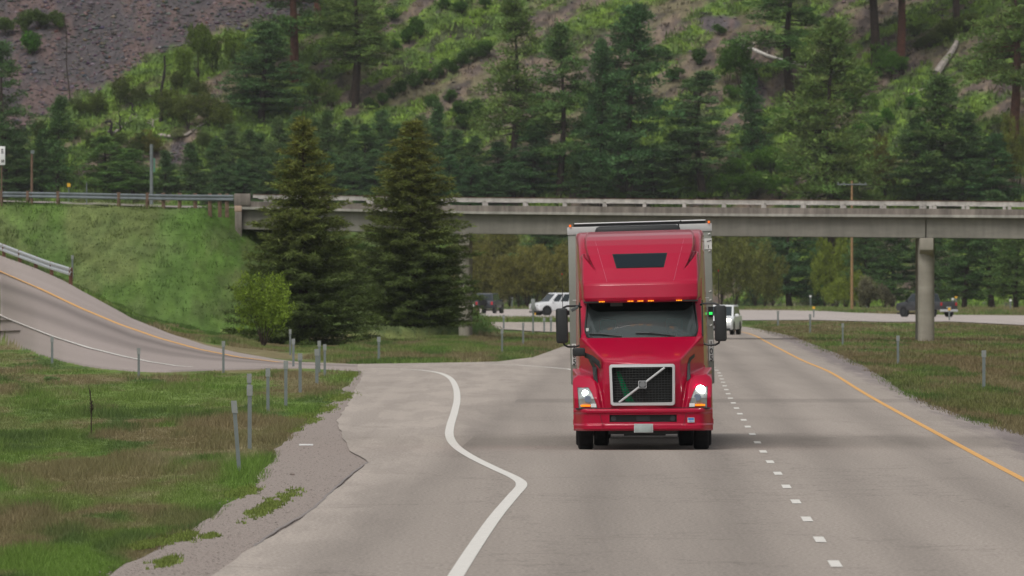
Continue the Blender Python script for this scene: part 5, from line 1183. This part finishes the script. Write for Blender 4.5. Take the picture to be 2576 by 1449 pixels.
# cab shell with windscreen opening
def wz(z_): return (z_ - 2.01) / (2.70 - 2.01)
def y_cab(X, Z): return 0.18 + 0.72 * wz(Z) + 0.26 * X ** 2
def in_ws(x, z_, grow=0.0):
    t_ = wz(z_); hw_ = np.interp(t_, [0, 0.12, 0.3, 1], [0.94, 1.0, 1.01, 0.955]) + grow; lo = 2.012 + 0.035 * np.abs(x) ** 3 - grow
    return (np.abs(x) < hw_) & (z_ > lo) & (z_ < 2.665 + grow)
hfield('cab', np.linspace(-1.09, 1.09, 110), np.linspace(0.8, 2.72, 100), lambda X, Z: np.where(Z < 2.0, 0.38 + 0 * X, y_cab(X, Z)), M['redp'], truck, skirt=1.8,
       keep=lambda x, y, z_: ~in_ws(x, z_))
def ws_grid(name, z0, z1, off, grow, m_, par, nx=50, nz=16, hwf=None):
    zs = np.linspace(z0, z1, nz); us = np.linspace(-1, 1, nx); V = []
    for z_ in zs:
        hw_ = float(np.interp(wz(z_), [0, 0.12, 0.3, 1], [0.94, 1.0, 1.01, 0.955])) + grow if hwf is None else hwf(z_)
        for u in us: x = u * hw_; zz = z_ + (0.035 * abs(x) ** 3 * (1 - (z_ - z0) / (z1 - z0)) if hwf is None else 0); V.append(roll((x, float(y_cab(x, zz)) + off, zz)))
    idx = np.arange(nx * nz).reshape(nz, nx); Fc = np.stack([idx[:-1, :-1], idx[:-1, 1:], idx[1:, 1:], idx[1:, :-1]], -1).reshape(-1, 4)
    return np_mesh(name, np.array([tuple(v) for v in V]), Fc, None, m_, True, par)
wsc = ws_grid('windscreen', 2.01, 2.675, -0.012, 0.0, M['windscreen'], truck)
# rubber surround
mb = TB(); path = []
for z_ in np.linspace(2.67, 2.05, 8): path.append((-1, z_))
lp = [Vector((-(float(np.interp(wz(z_), [0, 0.12, 0.3, 1], [0.94, 1.0, 1.01, 0.955]))), 0, z_)) for z_ in np.linspace(2.69, 2.06, 9)]
bt = [Vector((x, 0, 2.006 + 0.035 * abs(x) ** 3)) for x in np.linspace(-0.95, 0.95, 15)]
path = lp + bt + [Vector((-p.x, 0, p.z)) for p in lp[::-1]]
for p in path: p.y = float(y_cab(p.x, p.z)) - 0.014
mb.tube(path, 0.02, 6); mb.build('windscreen_seal', M['black'], wsc, smooth=True)
ws_grid('sun_strip', 2.505, 2.70, -0.022, 0, mat('sun_strip_black', (0.004, 0.004, 0.004), 0.9, spec=0.05), wsc, hwf=lambda z_: 0.78 + 0.175 * min(1, ((z_ - 2.505) / 0.13)) ** 0.6, nz=8)
mb = TB(); mb.box((-0.55, 0.80, 2.60), (-0.33, 0.84, 2.655)); mb.build('sensor_housing', mat('sensor_grey', (0.09, 0.1, 0.1), 0.6), wsc)
for pts in ([(-0.93, 2.105), (-0.6, 2.095), (-0.36, 2.055)], [(-0.10, 2.115), (0.28, 2.10), (0.60, 2.05)]):
    mb = TB(); P = [Vector((x, float(y_cab(x, z_)) - 0.05, z_)) for x, z_ in pts]; mb.tube(P[:2], 0.014, 6); mb.tube([P[1] + (P[0] - P[1]) * .4 + Vector((0, -0.015, 0.005)), P[2]], 0.012, 6); mb.build('wiper', M['black'], truck)
mb = TB(); mb.box((-1.0, float(y_cab(0.98, 2.17)) - 0.03, 2.14), (-0.95, float(y_cab(0.98, 2.17)) + 0.01, 2.21)); mb.build('windscreen_sticker', M['decal'], wsc)
mb = TB(); mb.box((-1.0, 0.62, 0.9), (1.0, 1.15, 2.0)); mb.build('dashboard', M['interior'], truck, bevel=0.04)
mb = TB(); mb.box((-1.0, 1.7, 1.0), (1.0, 1.78, 2.7)); mb.build('bulkhead', M['interior'], truck)
for s in (-1, 1):
    mb = TB(); mb.box((s * 0.6 - 0.26, 1.45, 1.3), (s * 0.6 + 0.26, 1.65, 2.1)); mb.box((s * 0.6 - 0.15, 1.5, 2.12), (s * 0.6 + 0.15, 1.62, 2.36)); mb.build('seat_back', M['shirt'], truck, bevel=0.04)
    mb = TB(); mb.box((s * 0.6 - 0.26, 1.15, 1.2), (s * 0.6 + 0.26, 1.6, 1.32)); mb.build('seat', M['shirt'], truck, bevel=0.04)
mb = TB(); n = 24; R_ = 0.22
rg = [Vector((0.6 + R_ * math.cos(6.283 * i / n), 1.05 - R_ * 0.5 * math.sin(6.283 * i / n) * -1, 1.98 + R_ * 0.6 * math.sin(6.283 * i / n))) for i in range(n + 1)]
mb.tube(rg, 0.015, 6, cap=False); mb.tube([rg[0], rg[n // 2]], 0.015, 5); mb.build('steering_wheel', M['black'], truck)
# door seal lines and a-pillar trims
for s in (-1, 1):
    mb = TB(); mb.tube([Vector((s * 1.105, 0.62, 2.68)), Vector((s * 1.105, 0.55, 2.0))], 0.014, 5); mb.build('door_seal', M['black'], truck)
    mb = TB(); mb.tube([Vector((s * 1.17, 1.75, 2.72)), Vector((s * 1.235, 1.78, 2.72))], 0.006, 5); mb.build('panel_seam', M['decal'], truck)
# sleeper box
def rtop(hw_, zb, zt, r, n=7):
    o = [(-hw_, zb), (hw_, zb)]
    for i in range(n + 1): a = math.pi / 2 * i / n; o.append((hw_ - 0.05 - r + r * math.cos(a), zt - r + r * math.sin(a)))
    for i in range(n + 1): a = math.pi / 2 + math.pi / 2 * i / n; o.append((-hw_ + 0.05 + r + r * math.cos(a), zt - r + r * math.sin(a)))
    return o
mb = TB(); rings = []
for y_, hw_, zt in ((1.70, 1.13, 3.15), (2.2, 1.15, 3.52), (2.9, 1.175, 3.82), (3.6, 1.20, 3.93), (4.3, 1.225, 3.965)):
    rings.append([Vector((x, y_, z_)) for x, z_ in rtop(hw_, 0.9, zt, 0.10)])
mb.loft(rings); mb.build('sleeper', M['redp'], truck, smooth=True)
# roof fairing
def y_fair(X, Z):
    ax = np.abs(X)
    y0 = np.interp(Z, [2.66, 2.69, 2.75, 2.98, 3.03, 3.07, 3.30, 3.537, 3.70, 3.80, 3.87, 3.92, 3.965], [0.52, 0.46, 0.44, 0.50, 0.54, 0.60, 0.84, 1.14, 1.42, 1.68, 1.98, 2.45, 3.3])
    y = y0 + 0.16 * ax ** 4
    wi = np.interp(Z, [3.10, 3.2, 3.35, 3.53, 3.70, 3.84, 3.94], [0.70, 0.765, 0.85, 0.925, 0.965, 0.975, 0.93]); ws = np.interp(Z, [3.10, 3.53], [0.70, 1.035])
    wo = np.interp(Z, [2.66, 2.75, 3.0, 3.1, 3.53, 3.6], [1.01, 1.04, 1.045, 1.05, 1.045, 0.98])
    gd_ = 0.75 * np.clip((Z - 3.10) / 0.43, 0, 1)
    gr_m = sm(0, 0.035, ax - wi) * sm(0, 0.03, ws - ax) * (Z > 3.08) * (Z < 3.56)
    y = y + gd_ * gr_m
    y = np.where((Z >= 3.56), y + 1.2 * sm(0, 0.06, ax - wi), y)
    y = np.where(Z < 3.56, y + 1.2 * sm(0.0, 0.05, ax - wo), y)
    y = y + 0.5 * sm(0.025, 0.0, wo - ax) * 0.1
    return np.minimum(y, 4.0)
hfield('roof_fairing', np.linspace(-1.11, 1.11, 190), np.concatenate([np.linspace(2.66, 3.9, 110), np.linspace(3.905, 3.965, 10)]), y_fair, M['redp'], truck,
       keep=lambda x, y, z_: (y < 3.9) & ~((z_ < 3.55) & (y > 2.1)))
mb = TB(); mb.box((-1.03, 0.52, 2.665), (1.03, 1.2, 2.69)); mb.build('fairing_underside', M['black'], truck)
def fair_patch(name, base, off, m_, par, sub=6):
    mb = TB(); V = []; (x0, z0), (x1, z1), (x2, z2), (x3, z3) = base; n_ = sub
    for j in range(n_ + 1):
        for i in range(n_ * 2 + 1):
            u, v = i / (2 * n_), j / n_
            xa = x0 + (x1 - x0) * u; za = z0 + (z1 - z0) * u; xb_ = x3 + (x2 - x3) * u; zb = z3 + (z2 - z3) * u
            x = xa + (xb_ - xa) * v; z_ = za + (zb - za) * v
            du = min(u, 1 - u) * 2 * n_; dv = min(v, 1 - v) * n_
            V.append(Vector((x, float(y_fair(np.array(x), np.array(z_))) + off, z_)))
    f_ = []; w_ = 2 * n_ + 1
    for j in range(n_):
        for i in range(2 * n_): f_.append((j * w_ + i, j * w_ + i + 1, (j + 1) * w_ + i + 1, (j + 1) * w_ + i))
    corners = {(0, 0), (0, 2 * n_ - 1), (n_ - 1, 0), (n_ - 1, 2 * n_ - 1)}
    mb.add(V, f_); return mb.build(name, m_, par, smooth=True)
sk1 = fair_patch('skylight_frame', [(-0.50, cz(235)), (0.50, cz(235)), (0.43, cz(321)), (-0.43, cz(321))], -0.006, M['black'], truck)
fair_patch('skylight', [(-0.485, cz(239)), (0.485, cz(239)), (0.415, cz(317)), (-0.415, cz(317))], -0.014, mat('skylight_glass', (0.010, 0.018, 0.024), 0.35, spec=0.12), sk1)
for s in (-1, 1):
    mb = TB(); P = []
    for cy_ in np.linspace(150, 400, 9):
        x = s * (265 - (cy_ - 150) * 0.27) / 328; z_ = cz(cy_); P.append(Vector((x, float(y_fair(np.array(x), np.array(z_))) - 0.001, z_)))
    mb.tube(P, 0.0035, 4); mb.build('fairing_seam', mat('seam_pink', (0.5, 0.12, 0.18), 0.4) if s < 0 else bpy.data.materials['seam_pink'], truck)
for i, cx_ in enumerate((312, 482, 541, 602, 770)):
    x = (cx_ - 543) / 328; mb = TB()
    for k in range(4): mb.cyl((x + (k - 1.5) * 0.028, float(y_fair(np.array(x), np.array(2.70))) - 0.012, 2.685), 0.0105, 'y', 0.03, 8)
    mb.build('marker_lamp', M['amber'], truck)
# mirrors
for s in (-1, 1):
    cxm = 1.43; z1, z0 = cz(552), cz(762); zo = 0.0
    mb = TB(); mb.prism(rrect(s * cxm - 0.108, s * cxm + 0.108, z0, z1, 0.045, 5), 'y', 0.35, 0.55); mi = mb.build('door_mirror', M['black'], truck, bevel=0.03)
    mb = TB(); za = cz(540); mb.tube([Vector((s * 1.08, 0.7, za - 0.02)), Vector((s * 1.12, 0.55, za)), Vector((s * 1.33, 0.48, za)), Vector((s * 1.40, 0.46, za - 0.03)), Vector((s * 1.42, 0.45, z1 - 0.02))], 0.019, 8); mb.build('mirror_arm', M['black'], mi, smooth=True)
    mb = TB(); za = cz(783); mb.tube([Vector((s * 1.09, 0.6, cz(735))), Vector((s * 1.12, 0.55, za + 0.02)), Vector((s * 1.2, 0.5, za)), Vector((s * 1.33, 0.48, za)), Vector((s * 1.39, 0.46, za + 0.03)), Vector((s * 1.41, 0.45, z0 + 0.02))], 0.019, 8); mb.build('mirror_arm', M['black'], mi, smooth=True)
    xa = s * 1.41; mb = TB(); mb.tube([Vector((xa, 0.5, z1 - 0.03)), Vector((xa + s * -0.0, 0.5, z1 + 0.62))], [0.006, 0.004], 5); an = mb.build('antenna', M['ink'], truck)
    mb = TB(); mb.cyl((xa, 0.5, z1 + 0.62), 0.008, 'z', 0.03, 6); mb.build('antenna_tip', M['tail'], an)
mb = TB(); mb.loft([[Vector((x, y_, z_)) for x, z_ in ((-1.27, cz(560)), (-1.15, cz(538)), (-1.12, cz(552)), (-1.24, cz(578)))] for y_ in (0.5, 0.6)]); mb.build('spot_mirror', mat('spot_mirror_grey', (0.07, 0.08, 0.08), 0.4), truck, bevel=0.01)
mb = TB(); mb.prism(rrect(-1.245, -1.015, cz(838), cz(788), 0.035, 4), 'y', -0.55, -0.42); hm = mb.build('hood_mirror', M['black'], truck, bevel=0.02)
mb = TB(); bo = [(338, 815), (288, 836), (249, 868), (246, 916), (272, 888), (300, 860), (338, 846)]
def by_(hx): return -0.80 + (hx - 246) / 92 * 0.34
mb.loft([[Vector((-hx / 328, by_(hx) - 0.03, cz(cy))) for hx, cy in bo], [Vector((-hx / 328, by_(hx) + 0.04, cz(cy))) for hx, cy in bo]]); mb.build('mirror_bracket', M['black'], hm, bevel=0.008)
# undercarriage and wheels
mb = TB(); mb.box((-0.62, -0.9, 0.30), (0.62, 0.2, 0.45)); mb.box((-0.8, -0.15, 0.42), (0.8, 0.1, 0.6)); mb.box((-0.45, 0.3, 0.35), (-0.3, 14, 0.95)); mb.box((0.3, 0.3, 0.35), (0.45, 14, 0.95)); mb.box((-1.2, -0.6, 0.62), (1.2, 0.9, 0.82)); mb.box((-0.35, -0.7, 0.27), (0.4, 0.0, 0.3)); mb.build('chassis', M['black'], truck)
def wheel(x, y_, w_, name='wheel', dual=False):
    r_ = 0.5; sgn = 1 if x > 0 else -1
    prof = [(-w_ / 2, 0.30), (-w_ / 2, r_ - 0.05), (-w_ / 2 + 0.03, r_ - 0.008), (-w_ / 2 + 0.05, r_), (w_ / 2 - 0.05, r_), (w_ / 2 - 0.03, r_ - 0.008), (w_ / 2, r_ - 0.05), (w_ / 2, 0.30)]
    mb = MB(); rings = []; n_ = 36
    for i in range(n_ + 1): a = 6.28318 * i / n_; rings.append([Vector((x + dx_, y_ + rr * math.cos(a), 0.5 + rr * math.sin(a))) for dx_, rr in prof])
    mb.loft(rings, cap=False, closed=False)
    t_ = mb.build('tyre', M['rubber'], None, smooth=True); t_.name = name; t_.parent = truck
    mb = MB(); mb.cyl((x, y_, 0.5), 0.30, 'x', w_ * 0.5, 20); mb.cyl((x + sgn * w_ * 0.2, y_, 0.5), 0.12, 'x', w_ * 0.5, 14); mb.build('rim', M['galv'], t_, smooth=True)
for s in (-1, 1):
    wheel(s * 1.04, 0.0, 0.275)
    for y_ in (4.9, 6.25, 15.2, 16.5): wheel(s * 1.11, y_, 0.27); wheel(s * 0.78, y_, 0.27)
# mud flaps
for s in (-1, 1):
    mb = TB(); mb.box((s * 0.95 - 0.3, 4.2, 0.35), (s * 0.95 + 0.3, 4.22, 0.95)); mb.build('mud_flap', M['black'], truck)
# trailer (hitched to the tractor, but a thing that can be unhitched: kept as its own object)
trailer = empty('box_trailer', truck.location, -0.0117); tag(trailer, 'tall grey box trailer numbered 105 behind the red cab', 'trailer')
TY = 5.5
mb = TB(); mb.box((-1.325, TY, 1.14), (1.325, TY + 14.5, 4.02)); mb.build('body', M['trailer'], trailer, bevel=0.03)
mb = TB(); mb.box((-1.335, TY - 0.02, 3.93), (1.335, TY + 14.5, 4.075)); mb.build('top_band', M['trailer_white'], trailer, bevel=0.015)
mb = TB(); mb.box((-1.22, TY - 0.01, 4.078), (1.22, TY + 14, 4.13)); rf = mb.build('roof', M['ink'], trailer)
mb = TB(); mb.tube([Vector((-1.2, TY - 0.02, 4.135)), Vector((1.22, TY - 0.02, 4.135))], 0.012, 6); mb.build('roof_edge', M['white'], rf)
mb = TB(); mb.box((-0.82, TY - 0.35, 3.7), (0.75, TY - 0.03, 4.07)); mb.build('cooling_unit', M['black'], trailer, bevel=0.08)
mb = TB(); mb.tube([Vector((0.72, TY - 0.3, 3.95)), Vector((0.72, TY - 0.3, 4.10)), Vector((0.76, TY - 0.3, 4.13)), Vector((0.80, TY - 0.3, 4.08))], 0.014, 6); mb.build('hook', M['ink'], trailer)
for s in (-1, 1):
    mb = TB(); mb.box((s * 1.28 - 0.02, TY - 0.05, 4.08), (s * 1.28 + 0.02, TY, 4.12)); mb.build('corner_lamp', M['orange_dim'], trailer)
mb = TB(); mb.box((1.19, TY - 0.012, 3.60), (1.327, TY - 0.0, 3.80)); dc = mb.build('decal', M['decal'], trailer)
mb = TB(); mb.tube([Vector((1.24, TY - 0.016, 3.745)), Vector((1.29, TY - 0.016, 3.755)), Vector((1.32, TY - 0.016, 3.765))], 0.006, 4); mb.tube([Vector((1.265, TY - 0.016, 3.62)), Vector((1.265, TY - 0.016, 3.68))], 0.006, 4); mb.build('decal_marks', M['ink'], dc)
mb = TB(); mb.box((1.235, TY - 0.03, 2.36), (1.325, TY - 0.001, 2.55)); bx = mb.build('lamp_box', M['ink'], trailer)
mb = TB(); mb.box((1.25, TY - 0.04, 2.405), (1.31, TY - 0.031, 2.45)); mb.build('green_lamp', M['green_led'], bx)
mb = TB()
for z_ in (2.82, 2.66, 2.2, 3.87, 3.56): mb.tube([Vector((1.26, TY - 0.01, z_)), Vector((1.30, TY - 0.01, z_ + 0.02))], 0.012, 5)
mb.build('clips', M['decal'], trailer)
for s in (-1, 1):
    zt = cz(765, TY) if s < 0 else cz(752, TY) ; xm = s * 1.275 + (0.02 if s < 0 else 0)
    mb = TB(); mb.box((xm - 0.042, TY - 0.010, zt - 0.39), (xm + 0.042, TY - 0.002, zt)); npn = mb.build('number_panel', M['decal'], trailer)
    for i, ch in enumerate('105'):
        cu = bpy.data.curves.new('digit', 'FONT'); cu.body = ch; cu.size = 0.145; cu.align_x = 'CENTER'; cu.extrude = 0.002; cu.offset = 0.003
        tmp = bpy.data.objects.new('digit', cu); COL.objects.link(tmp); bpy.context.view_layer.update()
        me = bpy.data.meshes.new_from_object(tmp.evaluated_get(bpy.context.evaluated_depsgraph_get())); bpy.data.objects.remove(tmp)
        me.materials.clear(); me.materials.append(M['ink']); dg = bpy.data.objects.new('digit', me); COL.objects.link(dg); dg.parent = npn
        p = roll((xm, TY - 0.015, zt - 0.125 - i * 0.13)); dg.location = p; dg.rotation_euler = (math.pi / 2, 0, 0); dg.scale = (0.85, 1, 1)
# driver
drv = empty('person', (0, 0, 0)); bpy.data.objects.remove(drv)
me = bpy.data.meshes.new('person'); base = Vector((0, 0, 0))
J = [(0, 0, 0, .16), (0, -.02, .22, .15), (0, -.02, .42, .17), (0, -.02, .52, .07), (0, -.03, .60, .06), (0, -.04, .68, .095), (0, -.04, .77, .09),
     (-.2, -.02, .46, .065), (-.27, -.12, .24, .05), (-.2, -.38, .26, .036), (-.17, -.46, .28, .03), (.2, -.02, .46, .065), (.27, -.12, .24, .05), (.2, -.38, .26, .036), (.17, -.46, .28, .03),
     (-.1, -.1, -.02, .09), (-.14, -.5, .02, .075), (-.14, -.6, -.4, .05), (.1, -.1, -.02, .09), (.14, -.5, .02, .075), (.14, -.6, -.4, .05)]
E = [(0, 1), (1, 2), (2, 3), (3, 4), (4, 5), (5, 6), (2, 7), (7, 8), (8, 9), (9, 10), (2, 11), (11, 12), (12, 13), (13, 14), (0, 15), (15, 16), (16, 17), (0, 18), (18, 19), (19, 20)]
for hnd, sx in ((10, -1), (14, 1)):
    hx, hy, hz, _ = J[hnd]
    for k, (dx_, L_) in enumerate(((-.03, .05), (-.012, .06), (.006, .065), (.024, .055))):
        J += [(hx + dx_, hy - .02, hz + .02, .010), (hx + dx_, hy - .02 - L_, hz + .03, .009), (hx + dx_, hy - .03 - L_, hz - .01, .008)]; n_ = len(J); E += [(hnd, n_ - 3), (n_ - 3, n_ - 2), (n_ - 2, n_ - 1)]
    J += [(hx - sx * .04, hy - .01, hz + .0, .011), (hx - sx * .05, hy - .05, hz + .02, .009)]; n_ = len(J); E += [(hnd, n_ - 2), (n_ - 2, n_ - 1)]
me.from_pydata([j[:3] for j in J], E, []); per = bpy.data.objects.new('person', me); COL.objects.link(per)
sm_ = per.modifiers.new('skin', 'SKIN'); me.skin_vertices[0].data[0].use_root = True
for i, j in enumerate(J): me.skin_vertices[0].data[i].radius = (j[3], j[3])
per.modifiers.new('sub', 'SUBSURF').levels = 1; me.materials.append(M['shirt'])
per.location = truck.matrix_world @ Vector((0, 0, 0)) if False else truck.location + Vector((0.55, 1.42, 1.42)); tag(per, 'driver in a dark shirt sitting behind the windscreen of the red truck', 'person')
bpy.context.view_layer.update()
bm = bmesh.new(); bmesh.ops.create_uvsphere(bm, u_segments=20, v_segments=14, radius=0.1)
for v in bm.verts:
    v.co.z *= 1.25; v.co.x *= 0.82
    if v.co.y < -0.06 and abs(v.co.x) < 0.03 and -0.04 < v.co.z < 0.02: v.co.y -= 0.02
    if v.co.z < -0.06: v.co.x *= 0.85
hm_ = bpy.data.meshes.new('face'); bm.to_mesh(hm_); bm.free(); hm_.materials.append(M['skin']); fo = bpy.data.objects.new('face', hm_); COL.objects.link(fo); fo.parent = per; fo.location = (0, -.05, .74)
bm = bmesh.new(); bmesh.ops.create_uvsphere(bm, u_segments=20, v_segments=14, radius=0.108)
for v in bm.verts: v.co.z *= 1.2; v.co.x *= 0.86
bmesh.ops.delete(bm, geom=[v for v in bm.verts if v.co.z < 0.03 and v.co.y < 0.03], context='VERTS')
hm_ = bpy.data.meshes.new('hair'); bm.to_mesh(hm_); bm.free(); hm_.materials.append(M['hair']); fo = bpy.data.objects.new('hair', hm_); COL.objects.link(fo); fo.parent = per; fo.location = (0, -.04, .75)

# ------------------------------------------------------------------ other vehicles
def car(name, label, p, heading, L, W, belt, body_prof, cab_prof, paint, wheel_r, wb, opts, cat):
    """x forward, y left, z up"""
    r = empty(name, p, heading); tag(r, label, cat)
    # lower body lofted across its width with rounded flanks
    mb = MB(); n = len(body_prof); cxm = sum(a for a, b in body_prof) / n; czm = sum(b for a, b in body_prof) / n; rings = []
    for yy_, k in ((-W / 2, 0.965), (-W / 2 + 0.06, 1.0), (W / 2 - 0.06, 1.0), (W / 2, 0.965)): rings.append([Vector((cxm + (a - cxm) * k, yy_, czm + (b - czm) * k)) for a, b in body_prof])
    mb.loft(rings); body = mb.build('body', paint, r, bevel=0.04)
    (xr, xrt, xft, xf), (zb, zt) = cab_prof
    wt = W / 2 - 0.16; wbm = W / 2 - 0.06
    A = [(xr, -wbm, zb), (xf, -wbm, zb), (xf, wbm, zb), (xr, wbm, zb)]; B = [(xrt, -wt, zt), (xft, -wt, zt), (xft, wt, zt), (xrt, wt, zt)]
    mb = MB(); mb.loft([A, B]); mb.build('cabin', paint, r, bevel=0.05)
    A = [Vector(a) for a in A]; B = [Vector(b) for b in B]
    def pane(a, b, c, d, nm='window', u0=0.06, u1=0.94, v0=0.08, v1=0.86):
        def q(u, v): return (a.lerp(b, u)).lerp(d.lerp(c, u), v)
        pts = [q(u0, v0), q(u1, v0), q(u1, v1), q(u0, v1)]; nrm = (b - a).cross(d - a).normalized()
        ctr = (A[0] + A[2] + B[0] + B[2]) / 4
        if nrm.dot(pts[0] - ctr) < 0: nrm = -nrm
        mb = MB(); mb.loft([[p_ + nrm * 0.012 for p_ in pts], [p_ - nrm * 0.03 for p_ in pts]]); mb.build(nm, M['cglass'], r)
    pane(A[1], A[2], B[2], B[1], 'windscreen'); pane(A[3], A[0], B[0], B[3], 'rear_window')
    for u0, u1 in opts.get('sides', ((0.06, 0.34), (0.37, 0.63), (0.66, 0.92))):
        pane(A[0], A[1], B[1], B[0], 'window', u0, u1); pane(A[3], A[2], B[2], B[3], 'window', u0, u1)
    for sx in (-1, 1):
        for sy in (-1, 1):
            mb = MB(); rings = []
            for i in range(21): a = 6.28318 * i / 20; rings.append([Vector((sx * wb / 2 + rr * math.cos(a), sy * (W / 2 - 0.11) + dy, wheel_r + rr * math.sin(a))) for dy, rr in ((-.12, wheel_r * .6), (-.12, wheel_r - .03), (-.09, wheel_r), (.09, wheel_r), (.12, wheel_r - .03), (.12, wheel_r * .6))])
            mb.loft(rings, cap=False, closed=False); wh = mb.build('wheel', M['rubber'], r, smooth=True)
            mb = MB(); mb.cyl((sx * wb / 2, sy * (W / 2 - 0.08), wheel_r), wheel_r * 0.6, 'y', 0.14, 14); mb.build('rim', M['galv'], wh)
            mb = MB(); mb.cyl((sx * wb / 2, sy * (W / 2 - 0.1), wheel_r), wheel_r * 1.17, 'y', 0.215, 18); mb.build('wheel_arch', M['black'], r)
    xb_, xf_ = min(a for a, b in body_prof), max(a for a, b in body_prof)
    for sy in (-1, 1):
        mb = MB(); mb.box((xb_ - 0.02, sy * (W / 2 - 0.2) - 0.09, belt - 0.32), (xb_ + 0.08, sy * (W / 2 - 0.2) + 0.09, belt - 0.04)); mb.build('tail_light', M['tail'], r)
        mb = MB(); mb.box((xf_ - 0.16, sy * (W / 2 - 0.28) - 0.19, opts.get('hlz', 0.72)), (xf_ + 0.0, sy * (W / 2 - 0.28) + 0.19, opts.get('hlz', 0.72) + 0.14)); mb.build('headlight', M['lamp_car'] if opts.get('lit') else M['chrome'], r, bevel=0.03)
        mb = MB(); mb.box((xf - 0.45, sy * (W / 2 + 0.1) - 0.11, zb + 0.0), (xf - 0.33, sy * (W / 2 + 0.1) + 0.11, zb + 0.16)); mb.build('side_mirror', paint, r, bevel=0.04)
    mb = MB(); mb.box((xf_ - 0.06, -W / 2 + 0.5, 0.5), (xf_ + 0.015, W / 2 - 0.5, 0.78)); mb.build('grille', M['ink'], r, bevel=0.02)
    mb = MB(); mb.box((xf_ - 0.3, -W / 2 + 0.12, 0.22), (xf_ + 0.01, W / 2 - 0.12, 0.36)); mb.build('front_valance', M['black'], r, bevel=0.03)
    mb = MB(); mb.box((xb_ - 0.1, -W / 2 + 0.08, 0.42), (xb_ + 0.05, W / 2 - 0.08, 0.62)); mb.build('rear_bumper', opts.get('bumper', M['black']), r, bevel=0.03)
    mb = MB(); mb.box((xb_ - 0.015, -0.26, 0.72), (xb_ + 0.02, 0.26, 0.86)); mb.build('number_plate', M['plate'], r)
    return r
# white crossover behind the truck, coming this way
p = flat(1820, 846, 0.02); p.y = 680; p.x = (1812 - CX) / F * 680
car('parked_car', 'white crossover with glowing headlights following behind the truck', p, math.radians(-90 - 8), 4.7, 1.9, 1.02,
    [(-2.3, 0.3), (2.2, 0.28), (2.33, 0.55), (2.28, 0.80), (1.35, 1.02), (-2.25, 1.08), (-2.35, 0.7)], ((-2.1, -1.75, 0.35, 1.25), (1.0, 1.66)), M['whitep'], 0.36, 2.8, dict(lit=True, hlz=0.74), 'car').name = 'crossover_car'
# dark boxy off-roader driving away, far left of the truck
p = flat(1231, 788, 0.02)
rj = car('offroad_car', 'dark boxy off-road car with a spare wheel, driving away beside the left bridge pier', p, math.radians(76), 4.2, 1.85, 1.1,
    [(-1.95, 0.55), (1.9, 0.5), (1.95, 0.95), (0.8, 1.12), (-1.95, 1.12)], ((-1.93, -1.85, 0.35, 0.72), (1.1, 1.85)), M['bluep'], 0.42, 2.6, dict(sides=((0.04, 0.3), (0.34, 0.62), (0.66, 0.95))), 'car')
MB().cyl((-2.1, 0.1, 0.98), 0.40, 'x', 0.22, 20).build('spare_wheel', M['rubber'], rj, smooth=True)
# white pickup-like wagon heading left
p = flat(1405, 793, 0.02)
car('white_van', 'white rounded van heading left, partly behind the truck mirror', p, math.radians(205), 4.9, 1.95, 1.2,
    [(-2.4, 0.42), (2.3, 0.40), (2.42, 0.7), (2.3, 1.0), (1.5, 1.15), (-2.4, 1.2)], ((-2.35, -2.2, 0.55, 1.4), (1.12, 1.95)), M['whitep'], 0.4, 3.1, dict(hlz=0.8, sides=((0.08, 0.38), (0.5, 0.7), (0.74, 0.92))), 'van')
# dark grey pickup behind the pier, driving away to the left
p = flat(2331, 797, 0.02)
rp = car('pickup_truck', 'dark grey pickup driving behind the round bridge pier', p, math.radians(128), 5.7, 2.0, 1.25,
    [(-2.85, 0.6), (2.7, 0.5), (2.85, 0.75), (2.8, 1.1), (1.6, 1.28), (-2.85, 1.25)], ((-0.75, -0.45, 0.9, 1.7), (1.22, 1.93)), M['greyp'], 0.43, 3.6, dict(bumper=M['chrome'], sides=((0.1, 0.46), (0.5, 0.86)), hlz=0.9), 'pickup')
MB().box((-2.7, -0.8, 1.1), (-0.9, 0.8, 1.262)).build('cargo_bed', M['ink'], rp)

# ------------------------------------------------------------------ air
mb = MB(); mb.box((-3600, -600, -12), (3600, 2300, 420)); hz = mb.build('haze', None); tag(hz, kind='stuff')
hm = bpy.data.materials.new('haze'); hm.use_nodes = True; t = hm.node_tree; t.nodes.clear()
o_ = t.nodes.new('ShaderNodeOutputMaterial'); v_ = t.nodes.new('ShaderNodeVolumePrincipled')
v_.inputs['Density'].default_value = 0.000042; v_.inputs['Color'].default_value = (0.92, 0.95, 0.98, 1); v_.inputs['Anisotropy'].default_value = 0.2
t.links.new(v_.outputs[0], o_.inputs['Volume']); hz.data.materials.append(hm)
